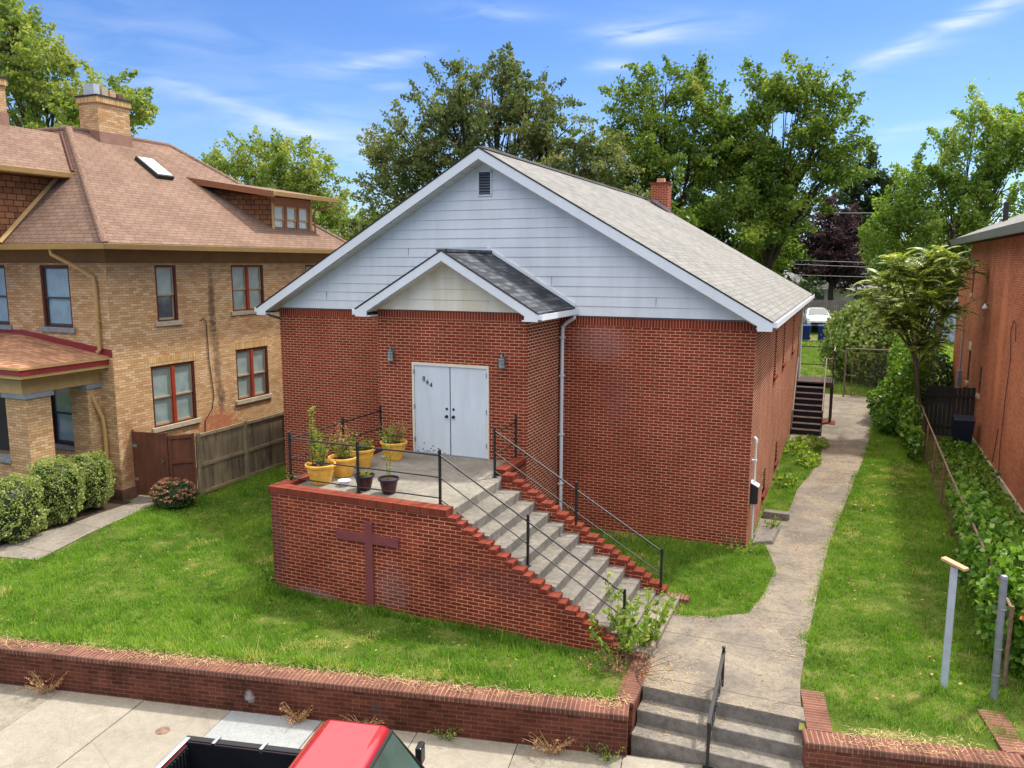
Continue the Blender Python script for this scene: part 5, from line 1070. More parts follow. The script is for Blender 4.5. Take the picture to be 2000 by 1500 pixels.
t = yellow(-7.22, -2.82, 'yellow pot closest to the church doors, with a wide pinkish green plant'); shoots(t, -7.22, -2.82, LZ+.34, 22, .52, .2, 'leaf_pot', 18, .065, 22, lean=.5); shoots(t, -7.15, -2.8, LZ+.5, 9, .42, .2, 'leaf_dry', 19, .045, 26, lean=.6)
t = thing('potted_plant', 'small dark maroon pot with low trailing leaves behind the railing post', 'plant', (-6.47, -5.18, LZ)); pot_parts(t, -6.47, -5.1, LZ, .19, .30, 'maroon'); shoots(t, -6.47, -5.1, LZ+.24, 14, .09, .12, 'leaf_pot', 20, .06, 10)
t = thing('potted_plant', 'small dark maroon pot with two tall thin stems', 'plant', (-5.92, -5.15, LZ)); pot_parts(t, -5.92, -5.12, LZ, .19, .30, 'maroon'); shoots(t, -5.94, -5.12, LZ+.24, 2, 1.0, .05, 'leaf_bright', 21, .055, 46, lean=.04)
t = thing('bowl', 'small white plastic bowl between the yellow pot and the maroon pot', 'bowl', (-6.95, -5.1, LZ)); pot_parts(t, -6.98, -5.02, LZ, .125, .11, 'white')
t = thing('outlet_box', 'small grey outdoor outlet on the brick behind the pots', 'outlet', (-9.2, 0, 2.6)); mb = MB(); mb.box(-9.27, -9.13, -.06, 0, 2.35, 2.58); mb.build('box', 'galv', t, bevel=.01); mb = MB(); mb.box(-9.25, -9.15, -.075, -.061, 2.38, 2.55); mb.build('cover', 'sill_grey', t)

# ------------------------------------------------------------------ vegetation
def hedge(C, r, label, seed, n=9000):
    t = thing('hedge_shrub', label, 'shrub', (C[0], C[1], 0), 0, 'clipped shrubs by the porch'); bushcore(t, C, r, 'leaf_dark', True); bushmesh('foliage', t, C, r, n, 'leaf_hedge', .05, seed, box=True, cmean=.62, bumps=.12, sink=.03)
hedge((-15.45, -6.0, .70), (.72, .66, .74), 'clipped round shrub nearest the street, at the left edge', 31, 12000)
hedge((-15.55, -4.72, .78), (.60, .52, .78), 'clipped dark green shrub in the middle of the row by the porch', 32, 11000)
hedge((-15.75, -3.70, .74), (.58, .46, .72), 'clipped shrub closest to the tan house corner and downspout', 33, 10000)
hedge((-16.9, -6.5, .7), (.8, .75, .72), 'clipped shrub partly out of frame at the far left of the porch row', 34, 6000)
mb = MB(); mb.box(-17.5, -15.2, -6.4, -2.86, -.05, .012); mb.build('planting_bed', 'soil')['kind'] = 'structure'
t = thing('flowering_bush', 'low mound of rusty pink flower heads against the brown fence panel', 'bush', (-13.95, -2.65, 0)); bushcore(t, (-13.95, -2.65, .25), (.52, .45, .38)); bushmesh('foliage', t, (-13.95, -2.65, .26), (.56, .48, .40), 3500, 'leaf_dark', .06, 41, cmean=.7, sink=.02)
rng = np.random.default_rng(42); u = rng.normal(size=(95, 3)); u[:, 2] = np.abs(u[:, 2]); u /= np.linalg.norm(u, axis=1)[:, None]; HC = np.array([-13.95, -2.65, .28])+u*[.60, .52, .46]
Pp = np.repeat(HC, 34, 0)+rng.normal(0, .024, (95*34, 3))*[1, 1, .5]; npmesh('flowers', leaves(rng, Pp, .03, None, 0, .9), 4, 'flower', np.clip(np.repeat(rng.random(95), 34)*.6+rng.random(95*34)*.4, 0, 1), t)

# tall weed by the foot of the stairs, small weeds
def weed(x, y, label, n, h, spread, lm, seed, ls=.07, lper=14, lean=.3, group='weeds', z=None, cat='weed'):
    t = thing('weed', label, cat, (x, y, z if z is not None else gzf(x, y)), 0, group); shoots(t, x, y, (z if z is not None else gzf(x, y)), n, h, spread, lm, seed, ls, lper, lean=lean); return t
weed(-1.3, -5.75, 'tall broad leafed weed sprouting at the foot of the stepped brick wall', 13, 1.2, .30, 'leaf_bright', 51, .13, 44, .35, 'weeds at the foot of the stairs')
weed(-.95, -5.35, 'leaning yellow green weed spilling over the bottom slab of the stairs', 10, .95, .25, 'leaf_bright', 52, .12, 40, .7, 'weeds at the foot of the stairs')
weed(-1.0, -6.2, 'dry tangle of brown stems at the corner above the pavement steps', 40, .45, .45, 'leaf_dry', 53, .05, 10, 1.1, 'weeds at the foot of the stairs')
weed(-4.05, -.35, 'dry brown weed in the corner by the white downspout', 14, .9, .18, 'leaf_dry', 54, .06, 22, .25)
weed(.42, 1.55, 'small bright weed growing between the slab and the concrete block', 12, .4, .12, 'leaf_bright', 55, .07, 14)
weed(-.05, -.25, 'pale green weeds at the foot of the church corner', 26, .35, .35, 'leaf_bright', 56, .06, 12, .5)
weed(-8.25, -5.75, 'small grey green weed at the left foot of the platform wall', 12, .38, .12, 'leaf_vine', 57, .08, 12)
weed(-8.03, -5.25, 'tiny yellow green weed on the coping at the railing corner', 10, .16, .08, 'leaf_bright', 58, .05, 8, z=2.02)
for i, (a, lab, hh, n) in enumerate(((-9.25, 'large dry weed clump at the foot of the retaining wall near the left edge', .42, 30), (-4.9, 'dry grass clump by the wall above the truck bed', .28, 26), (-3.85, 'dark dry weed clump by the wall just behind the truck cab', .22, 18), (-1.05, 'pale dry grass clump by the wall near the pavement steps', .33, 40), (-2.6, 'thin green weed at the wall right of the truck cab', .22, 14), (-.25, 'green and yellow weed at the left foot of the pavement steps', .3, 22))):
    p = sp(a, .07, 0); t = thing('weed', lab, 'weed', (p[0], p[1], -.62), 0, 'weeds along the pavement wall'); shoots(t, p[0], p[1], -.62, n, hh, .16, 'leaf_dry' if i not in (4, 5) else 'leaf_bright', 60+i, .05, 9, lean=1.0, stem='dry_stem' if i not in (4, 5) else 'bark')

# ivy and vines over the chain link fence and along the building
def cloud(name, label, cat, lobes, n, lm, ls, seed, group=None, kind=None, core=True, zmin=None):
    rng = np.random.default_rng(seed); L = np.array(lobes, float); w = L[:, 3]*L[:, 4]*L[:, 5]; w = w**(2/3); idx = rng.choice(len(L), n, p=w/w.sum()); u = rng.normal(size=(n, 3)); u /= np.linalg.norm(u, axis=1)[:, None]
    k = sum(np.sin((L[idx, :3]+u) @ rng.normal(size=3)*f+rng.uniform(0, 6)) for f in (3, 6, 10))*.09; r = 1-rng.exponential(.16, n)+k; P = L[idx, :3]+u*L[idx, 3:]*np.clip(r, .1, 1.3)[:, None]
    zz = gz(P[:, 0], P[:, 1])+.01; P = P[P[:, 2] > zz]; t = thing(name, label, cat, (L[0, 0], L[0, 1], gzf(0, L[0, 1])), 0, group)
    col = np.clip(rng.normal(.48, .26, len(P))+(P[:, 2]-P[:, 2].mean())*.05, 0, 1); npmesh('foliage', leaves(rng, P, ls, None, .5, .75), 4, lm, col, t)
    if core:
        mb = MB(); rnd = random.Random(seed)
        for (x, y, z, a, b, c) in lobes:
            for _ in range(4): mb.tube(bez((x+rnd.uniform(-.3, .3)*a, y+rnd.uniform(-.5, .5)*b, gzf(x, y)), (x+rnd.uniform(-.6, .6)*a, y+rnd.uniform(-.6, .6)*b, z+c*rnd.uniform(.2, .8)), (rnd.uniform(-.1, .1), rnd.uniform(-.1, .1), .1), 4), [.018, .015, .012, .008, .004], 5, False)
        mb.build('stems', 'bark', t)
    return t
cloud('vine', 'bright green vine heaped over the fence behind the two posts', 'vine', [(4.35, -3.4, .75, .38, .8, .75), (4.4, -2.3, .95, .42, .8, .6), (4.35, -1.1, .75, .34, .8, .6), (4.5, .1, .95, .45, .9, .5), (4.4, 1.4, .85, .32, .8, .5), (4.5, 2.5, .95, .4, .9, .4), (4.45, 3.6, .95, .25, .9, .3), (4.9, -3.9, .8, .6, .7, .9), (4.55, -2.9, 1.35, .3, .4, .35), (4.3, -.6, .3, .28, 1.6, .3)], 6200, 'leaf_vine', .135, 71, core=True)
cloud('vine', 'wide tangle of low ivy between the fence and the orange brick wall', 'vine', [(5.3, 2, .2, .9, 2.2, .38), (5.2, 5, .15, .8, 2.5, .28), (5.2, 8.5, .15, .8, 2.5, .25), (5.4, -1, .5, 1.0, 2.0, .75), (5.6, -3.6, .6, 1.3, 1.4, .9), (5.4, 11.5, .15, .7, 2.0, .25)], 9500, 'leaf_vine', .115, 72)
cloud('vine', 'rust coloured dying vine hanging beside the galvanised post', 'vine', [(4.75, -4.45, 1.35, .35, .3, .35), (4.9, -4.6, .8, .3, .25, .5), (5.3, -4.6, 1.3, .5, .3, .4)], 900, 'leaf_rust', .10, 73)
cloud('shrub', 'dark overgrown vine column on the fence under the leaning tree', 'shrub', [(3.98, 10.6, .5, .25, .9, .55), (3.88, 12.4, .85, .33, 1.1, .85), (3.65, 14.6, 1.4, .5, 1.2, 1.3), (3.5, 16.4, .9, .8, 1.1, .9), (3.9, 17.8, 1.9, .6, 1.3, 1.5), (3.3, 14.4, .5, .45, .8, .45), (4.1, 16, 2.4, .6, .8, .7)], 8500, 'leaf_vine', .15, 74)
cloud('shrub', 'pale green rounded shrub at the back of the yard left of the tree', 'shrub', [(2.6, 25.5, 2.3, 1.6, 1.6, 1.8), (1.6, 25.5, 2.0, 1.0, 1.0, 1.3), (3.9, 25.5, 2.3, 1.4, 1.4, 1.8), (1.5, 26, 3.0, .8, .8, .8), (2.4, 25.6, 3.7, 1.0, .9, .8)], 15000, 'leaf_bush', .2, 75)
cloud('shrub', 'dark low shrub spreading by the gate at the end of the path', 'shrub', [(4.2, 20.3, .8, .9, 1.0, .9), (5.0, 22, 1.2, 1.3, 1.3, 1.3), (3.6, 23.6, .9, .9, .9, .9)], 7000, 'leaf_dark', .15, 76)
cloud('shrub', 'clump of broad leafed weeds along the church side wall', 'shrub', [(.75, 11.0, .12, .6, .5, .28), (.45, 10.0, .1, .45, .7, .22), (.9, 8.6, .1, .35, .6, .2), (.4, 5.8, .08, .3, .5, .18)], 1500, 'leaf_bright', .12, 77, core=False)

# trees: lobes are (x, y, z, half width, half height)
T1 = [(-17.1,24.0,15.7,1.9,1.6),(-20.0,24.0,15.2,2.1,1.6),(-14.7,24.0,14.7,2.3,2.0),(-18.4,24.0,13.4,3.3,2.2),(-22.4,24.0,12.8,2.3,1.8),(-23.8,24.0,10.5,1.8,2.1),(-13.5,24.0,13.1,1.6,1.5),(-15.9,24.0,11.4,4.1,2.0),(-11.2,24.0,11.2,1.8,1.6),(-20.4,24.0,10.4,2.3,2.4),(-10.0,24.0,9.8,1.6,1.1),(-24.5,24.0,12.6,1.0,0.9),(-19.0,24.0,16.7,0.6,0.7),(-16.3,24.0,16.8,0.6,0.6),(-12.6,24,10.2,2.0,1.4),(-9.0,24,8.6,1.3,.9)]
tree('broadleaf_tree', 'large dark olive tree behind the church gable', 'tree', (-17.5, 24.5), T1, 'leaf_olive', .22, 46000, 101, .42, 'bark_dark', crad=.8, clumps=8, strag=.008, limb=.5)
T2 = [(-8.8,30.0,16.6,2.1,1.3),(-10.3,30.0,15.0,1.7,1.5),(-6.7,30.0,15.3,1.4,1.5),(-10.5,30.0,13.0,1.8,1.5),(-7.8,30.0,12.8,1.7,1.5),(-12.1,30.0,13.6,0.9,0.6),(-8.5,28.0,10.6,2.2,1.7),(-5.8,30.0,12.4,1.4,1.7),(-7.4,27.0,8.3,1.9,1.7),(-5.4,30.5,13.9,1.3,1.2),(-11.6,29,10.6,1.5,1.2)]
tree('maple_tree', 'spreading yellow green maple left of the church chimney with open limbs', 'tree', (-8.0, 30.5), T2, 'leaf_maple', .23, 31000, 102, .30, 'bark_dark', crad=1.0, clumps=6, strag=.008, limb=.6, group='maples behind the church')
T2b = [(-3.5,31.0,15.5,1.7,1.4),(-1.3,31.0,15.6,1.5,1.3),(0.1,31.0,14.4,1.4,1.1),(-4.8,31.0,13.6,1.7,1.8),(-2.0,31.0,12.9,2.5,1.7),(0.2,31.0,12.0,1.4,1.7),(-3.6,31.0,11.0,2.3,1.8),(-1.4,31.0,10.5,2.0,1.3),(-4.2,29.0,8.6,2.2,2.0),(-2.6,31.0,8.4,1.7,1.2),(-3.2,33.0,7.3,1.8,1.6),(1.0,31.0,12.2,0.8,0.6)]
tree('maple_tree', 'tall yellow green maple right of the church chimney, above the roof edge', 'tree', (-3.2, 31.5), T2b, 'leaf_maple', .23, 38000, 103, .34, 'bark_dark', crad=1.0, clumps=6, strag=.008, limb=.6, group='maples behind the church')
tree('broadleaf_tree', 'dark understorey tree filling the space behind the church roof', 'tree', (-5.5, 37), [(-4.0,36.0,8.3,2.8,2.3),(-6.5,36.0,10.0,2.6,2.2),(-3.0,36.0,7.4,1.6,2.2),(-9.5,36,8.5,2.6,2.2),(-3,36,5.2,2.6,1.8),(-13,34,8,2.6,2.2)], 'leaf_dark', .28, 26000, 104, .3, 'bark_dark', crad=.9, clumps=6)
tree('broadleaf_tree', 'distant dark green tree above the purple one', 'tree', (2.8, 62), [(2.6,62.0,14.6,1.6,1.3),(3.9,62.0,13.2,1.4,1.4),(2.0,62.0,12.4,1.6,1.6),(3.2,62,10.5,2.6,2.0),(0.8,62,11,2,1.8)], 'leaf_dark', .3, 16000, 105, .3, 'bark_dark', crad=.8, clumps=7)
tree('purple_tree', 'dark purple leaved tree beyond the white car', 'tree', (0.2, 54), [(-0.0,54.0,9.0,2.2,2.1),(-0.9,54.0,6.9,2.7,1.9),(1.6,54.0,7.2,2.2,2.3),(0.8,54.0,5.2,2.3,1.1),(-2.5,54.0,6.4,1.5,1.3)], 'leaf_purple', .24, 34000, 106, .3, 'bark_dark', crad=.8, clumps=8)
T5 = [(7.7,28.0,11.5,1.2,1.5),(6.4,28.0,10.6,1.5,1.3),(8.4,28.0,10.3,1.4,1.7),(4.3,28.0,9.2,1.5,1.5),(5.9,28.0,8.4,2.0,1.5),(3.4,28.0,8.2,1.3,1.3),(7.9,28.0,8.1,1.9,1.5),(3.0,28.0,6.6,1.0,1.3),(8.6,28.0,12.6,0.7,1.4),(4.6,28.0,10.9,0.6,0.9),(6.8,28.0,12.7,0.5,1.3),(5.2,28,6.2,1.9,1.4),(8,28,6,2,1.5),(7.7,28,13.2,.35,1.2),(5.6,28,11.9,.35,.9),(9.2,28,13.2,.5,1.5)]
tree('broadleaf_tree', 'bright green tree with upright shoots behind the orange brick building', 'tree', (5.8, 28.5), T5, 'leaf_bright', .18, 46000, 107, .3, 'bark', crad=.75, clumps=8, strag=.01, limb=.45, droop=-.2, lift=1.1, thin=.22)
T8 = [(-49.1,20.0,19.9,1.9,2.3),(-46.9,20.0,18.1,1.9,2.3),(-49.3,20.0,22.1,0.8,1.2),(-50.9,20.0,21.3,2.0,2.7),(-44.3,20.0,16.6,1.9,1.6),(-41.5,20.0,17.0,1.2,1.3),(-40.4,20.0,15.4,1.4,1.6),(-48.6,20.0,16.0,2.9,1.7),(-55.6,20.0,21.2,2.7,3.8),(-39.0,20.0,15.6,0.5,0.6),(-40.2,20,13.2,1.2,1.0),(-44,20,14,3,1.6)]
tree('sycamore_tree', 'tall loose sycamore behind the chimneys at the upper left', 'tree', (-47, 20.5), T8, 'leaf_syc', .28, 34000, 108, .5, 'bark', crad=.85, clumps=7, strag=.008)
T9 = [(-47.3,40.0,15.3,2.6,1.8),(-43.4,40.0,14.7,3.0,2.0),(-50.2,40.0,14.6,2.0,1.6),(-40.8,40.0,12.9,2.1,2.2),(-39.9,40.0,10.3,2.5,1.8),(-37.8,40.0,9.4,1.7,1.5),(-44.7,40.0,12.2,3.9,2.2),(-50.4,40.0,11.4,3.1,1.9),(-45,40,9.2,5,2)]
tree('sycamore_tree', 'rounded light green tree between the brown roof and the white gable', 'tree', (-44.5, 40.5), T9, 'leaf_syc', .30, 30000, 109, .4, 'bark', crad=1.0, clumps=6, strag=.008)
tree('broadleaf_tree', 'small darker tree low behind the left end of the white gable', 'tree', (-31, 32), [(-31.5,32,7.5,2.4,1.8),(-29.5,32,7.0,2,1.8),(-33.5,33,6.6,2,1.6)], 'leaf_olive', .26, 12000, 110, .25, 'bark_dark', crad=.8, clumps=7)
# far belt of trees beyond the yards
for i, (x, y, z, r) in enumerate(((12, 60, 7, 5), (20, 66, 8, 6), (-14, 66, 6, 5), (-24, 70, 7, 6), (-36, 74, 7, 6), (8, 78, 8, 5), (-5, 80, 7, 6))):
    tree('broadleaf_tree', ('broad green tree in the far belt right of the purple tree', 'tall green tree behind the orange brick building roof', 'rounded tree deep behind the maples', 'wide tree deep behind the olive tree', 'far tree beyond the brown roof', 'far tree seen past the right hand building', 'far tree closing the gap behind the car')[i], 'tree', (x, y), [(x, y, z, r, r*.55), (x-r*.6, y, z-1.5, r*.6, r*.5), (x+r*.6, y, z-1.2, r*.6, r*.5), (x, y, z-3.5, r*.9, 2.2)], 'leaf_syc' if i % 2 else 'leaf_dark', .42, 7000, 120+i, .35, 'bark_dark', crad=1.3, clumps=.8, strag=.03, group='far belt of trees')

# tree of heaven leaning over the fence: pinnate fronds
def frond_tree(base, tips, seed):
    rnd = random.Random(seed); rng = np.random.default_rng(seed); t = thing('tree_of_heaven', 'slender leaning tree with long feathery fronds by the fence', 'tree', base)
    mb = MB(); B = Vector(base); F1 = Vector((4.2, 13.9, 1.5)); F2 = Vector((4.0, 14, 3.0)); mb.tube([B, F1, F2, Vector((4.05, 14, 3.8))], [.09, .08, .07, .055], 8)
    Q = []; 
    for (x, y, z, n) in tips:
        T = Vector((x, y, z)); st = F2 if z > 4 else F1.lerp(F2, .7); pts = bez(st, T, (rnd.uniform(-.1, .1), rnd.uniform(-.2, .2), .3), 5); mb.tube(pts, [.045, .038, .03, .024, .018, .012], 6)
        for k in range(n):
            a = rnd.uniform(0, 6.28); L = rnd.uniform(.5, .95); o = pts[rnd.choice((3, 4, 5, 5, 5))]+Vector((rnd.gauss(0, .1), rnd.gauss(0, .14), rnd.gauss(0, .1))); up = rnd.uniform(.0, 1.1)
            d = Vector((math.cos(a), math.sin(a), 0)); n_ = 11
            for j in range(1, n_+1):
                f = j/n_; c = o+d*L*f*.9+ZV*(up*L*f-.55*L*f*f); tg = (d*.9+ZV*(up-1.1*f)).normalized(); sd_ = tg.cross(ZV).normalized(); lw = .17*math.sin(math.pi*(.18+.75*f))+.03
                for s in (1, -1):
                    ld = (sd_*s*.9+tg*.35-ZV*.28).normalized(); w = tg*.040+ZV*.008; c1 = c+ld*lw; m_ = c+ld*lw*.4; Q.append((c, m_+w, c1, m_-w))
    mb.build('trunk', 'bark', t, smooth=True); V = np.array([[tuple(p) for p in q] for q in Q]).reshape(-1, 3)
    cc = np.clip(rng.normal(.48, .22, len(Q)), 0, 1); npmesh('crown', V, 4, 'leaf_heaven', cc, t)
frond_tree((4.45, 13.8, .02), [(3.3,14.0,6.0,51),(2.7,14,5.5,42),(4.3,14.2,6.4,54),(4.9,14,6.3,39),(3.9,13.7,5.5,51),(2.4,14.0,5.0,30),(4.9,14.0,5.6,48),(5.1,14.0,4.6,39),(3.6,13.6,4.6,42),(4.0,14.3,6.0,45),(3.2,13.6,6.3,21),(4.8,13.5,3.9,21),(3.5,14.2,3.9,18),(4.3,13.4,5.0,24),(5.3,14.2,6.0,30),(3.2,14.3,4.4,36),(4.3,14,3.3,36),(2.9,13.8,4.2,24)], 131)

# ------------------------------------------------------------------ lawns
G_LEFT = [(-13.62, -6.62), (-14.05, -5.1), (-14.45, -3.0), (-14.1, -1.75), (-14.18, 7), (-12.6, 7), (-12.55, .0), (-8.12, -.02), (-8.14, -5.86), (-1.2, -5.9), (-1.0, -6.5), (-.95, -7.05), (-.95, -7.14), (-14.56, -10.08), (-30, -13.4), (-30, -10.3), (-14.56, -6.9)]
grass('grass', 'green lawn left of and in front of the brick platform', G_LEFT, 260, .065, 201, 10)
grass('grass', 'small patch of lawn between the stairs and the church front wall', [(-4.35, -.05), (-4.35, -2), (-4.15, -3.1), (-.95, -3.15), (-.62, -3.9), (.47, -3.38), (.62, -2.3), (.70, -.9), (.35, .4), (.02, .2), (0, -.03)], 330, .07, 202, 8)
grass('grass', 'grass strip between the church side wall and the garden path', [(.02, 2.65), (.70, 2.7), (.66, 3.1), (.74, 5.4), (.98, 7.2), (1.14, 8.75), (1.16, 11.3), (.02, 11.7)], 230, .065, 203, 7)
grass('grass', 'long lawn between the garden path and the vine covered fence', [(1.55, -5.7), (1.50, -4.2), (1.65, -.2), (1.71, 1.15), (1.90, 3.2), (2.46, 9.7), (2.76, 14), (3.2, 19.5), (4.2, 19.5), (4.3, -5), (4.2, -6.0), (1.98, -6.45)], 260, .065, 204, 8)
grass('grass', 'back lawn beyond the chain link gate', [(-12, 17), (0, 16.5), (.1, 21.4), (9, 21.4), (14, 40), (-14, 40)], 26, .10, 205, 7, wid=.03)
grass('grass', 'neighbouring lawn on the far right behind the building', [(4.5, 22), (16, 24), (20, 44), (5, 44)], 18, .1, 206, 7, wid=.03, bright=.5)
grass('grass', 'rough grass beyond the right retaining wall', [(4.4, -5.9), (9, -5.0), (9, 1), (4.4, 0)], 150, .1, 207, 7)
grass('grass', 'taller unmown grass at the foot of the brick platform and wall', [(-8.35, -6.1), (-8.12, -5.84), (-1.5, -5.86), (-1.2, -6.15), (-4, -6.02)], 420, .13, 208, 8, bright=.26)
grass('grass', 'longer ragged grass along the back of the retaining wall', [(-30, -13.25), (-14.56, -9.98), (-.98, -7.05), (-.98, -6.85), (-14.5, -9.75), (-30, -13.0)], 260, .13, 209, 8, bright=.42)
grass('grass', 'ragged tufts creeping over both edges of the garden path', [(x+.09, y) for x, y in PR[1:-1]]+[(x-.07, y) for x, y in PR[1:-1]][::-1], 300, .09, 210, 8, spread=.06, keep=lambda P, r: r.random(len(P)) < np.clip(.4+.8*pnoise(P, 21, 3), 0, 1))
grass('grass', 'ragged tufts along the curved left edge of the garden path', [(-.8, -3.98), (-.1, -3.80), (.50, -3.42), (.68, -2.3), (.77, -.9), (.66, -.9), (.56, -2.3), (.40, -3.3), (-.1, -3.68), (-.8, -3.86)], 420, .09, 211, 8, spread=.06, keep=lambda P, r: r.random(len(P)) < np.clip(.5+.8*pnoise(P, 22, 3), 0, 1))
def litter(name, label, poly, n, seed, zoff=.03, ls=.07, lm='leaf_rust'):
    rng = np.random.default_rng(seed); pl = np.array(poly); lo, hi = pl.min(0), pl.max(0); P = rng.uniform(lo, hi, (n*2, 2)); P = P[inpoly(P, poly)][:n]; z = gz(P[:, 0], P[:, 1])+zoff
    V = leaves(rng, np.stack([P[:, 0], P[:, 1], z+rng.uniform(0, .02, len(P))], 1), ls, None, 0, .7).reshape(-1, 4, 3); V[:, :, 2] = (V[:, :, 2]-z[:, None])*.25+z[:, None]; return tag(npmesh(name, V.reshape(-1, 3), 4, lm, np.clip(rng.normal(.5, .3, len(P)), 0, 1)), label, 'clover' if name == 'clover' else 'fallen leaves', kind='stuff')
litter('fallen_leaves', 'brown and yellow leaves lying on the left lawn', G_LEFT, 260, 401, .055, .07, 'leaf_dry'); litter('fallen_leaves', 'scattered dry leaves on the garden path', PR+PLf[::-1], 240, 402, .014, .06, 'leaf_dry')
litter('fallen_leaves', 'fallen leaves on the lawn beside the vines', [(1.9, -5.8), (2.3, 8), (2.8, 15), (4.1, 15), (4.2, -5.8)], 240, 403, .055, .08, 'leaf_dry')
litter('clover', 'broad leafed weeds and clover patches in the front lawns', G_LEFT, 2600, 404, .05, .06, 'leaf_bright')
# dry straw on the wall top, the path and the pavement edge
def wallband(P, rng): b = wl_y(P[:, 0]); d = P[:, 1]-b; return (rng.random(len(P)) < np.clip(1.2-np.abs(d-.30)/.24, 0, 1)*np.clip(.5+.7*pnoise(P, 9, 2), .10, 1))
def straw(name, label, poly, dens, zf, seed, keep=None, L=.12, wid=.006, lift=.02):
    rng = np.random.default_rng(seed); pl = np.array(poly); lo, hi = pl.min(0), pl.max(0); n = int((hi-lo).prod()*dens); P = rng.uniform(lo, hi, (n, 2)); P = P[inpoly(P, poly)]
    if keep is not None: P = P[keep(P, rng)]
    n = len(P); a = rng.uniform(0, 6.28, n); l = L*rng.uniform(.4, 1.5, n); z = zf(P)+rng.uniform(.003, lift, n); b = np.stack([P[:, 0], P[:, 1], z], 1); d = np.stack([np.cos(a)*l, np.sin(a)*l, rng.uniform(-.12, .22, n)*l], 1); w = np.stack([-np.sin(a), np.cos(a), np.zeros(n)], 1)*wid*rng.uniform(.5, 1.2, n)[:, None]
    V = np.stack([b-w, b+w, b+d], 1).reshape(-1, 3); o = npmesh(name, V, 3, 'straw', np.clip(rng.normal(.5, .25, n), 0, 1)); return tag(o, label, 'dry grass', kind='stuff')
ZP = lambda P: gz(P[:, 0], P[:, 1])+.012
straw('dry_grass', 'bleached dry grass lying over the coping of the long retaining wall', [(-30, -13.9), (-.75, -7.5), (-.75, -6.5), (-30, -12.8)], 900, lambda P: np.full(len(P), .008), 301, wallband, .12, .004, .03)
straw('dry_grass', 'dry straw scattered over the garden path', PR+PLf[::-1], 620, ZP, 302, lambda P, r: r.random(len(P)) < np.clip(.16+.7*pnoise(P, 12, 1.1), 0, 1), .09, .0035, .014)
straw('dry_grass', 'dry straw gathered on the pavement steps', [(-.68, -6.84), (1.5, -6.84), (1.5, -6.57), (-.68, -6.57)], 500, lambda P: np.full(len(P), -.195), 303, lambda P, r: r.random(len(P)) < np.clip(.9-(P[:, 0]+.7)*.45, .04, 1), .08, .0035, .01)
straw('dry_grass', 'dry straw on the second pavement step', [(-.68, -7.15), (1.5, -7.15), (1.5, -6.9), (-.68, -6.9)], 400, lambda P: np.full(len(P), -.405), 304, lambda P, r: r.random(len(P)) < np.clip(.7-(P[:, 0]+.7)*.5, .03, 1), .08, .0035, .01)
straw('dry_grass', 'dry straw along the pavement at the foot of the wall', [(-20, -12.2), (1.6, -7.5), (1.6, -7.0), (-20, -11.6)], 420, lambda P: np.full(len(P), -.615), 305, lambda P, r: (P[:, 1] < wl_y(P[:, 0])) & (r.random(len(P)) < np.clip(.9+(P[:, 1]-wl_y(P[:, 0]))/.22, 0, 1)*np.clip(.3+.8*pnoise(P, 5, 1.5), 0, 1)), .09, .004, .012)
straw('dry_grass', 'dry straw on the coping of the short right retaining wall', [(1.9, -6.98), (4.2, -6.5), (4.2, -6.0), (2.1, -6.5)], 900, lambda P: np.full(len(P), .012), 306, lambda P, r: r.random(len(P)) < np.clip(.3+.6*pnoise(P, 6, 2), 0, .8), .09, .004, .02)

# ------------------------------------------------------------------ far yard: fence, car, bins, poles, wires, houses
zb = gzf(0, 50)
t = thing('wooden_fence', 'grey board privacy fence behind the white car', 'fence', (-3, 50, zb)); rnd = random.Random(8); mb = MB(); a = -8
while a < 4.2: mb.box(a, a+.14, 50, 50.025, zb, zb+1.75+rnd.uniform(-.015, .015)); a += .148
mb.build('boards', 'back_wood', t)
mb = MB(); mb.box(-8, 4.2, 50.03, 50.07, zb+1.4, zb+1.5); mb.build('rail', 'back_wood', t); mb = MB(); mb.box(2.0, 2.12, 49.9, 50.0, zb, zb+3.2); mb.build('post', 'dark_wood', t)
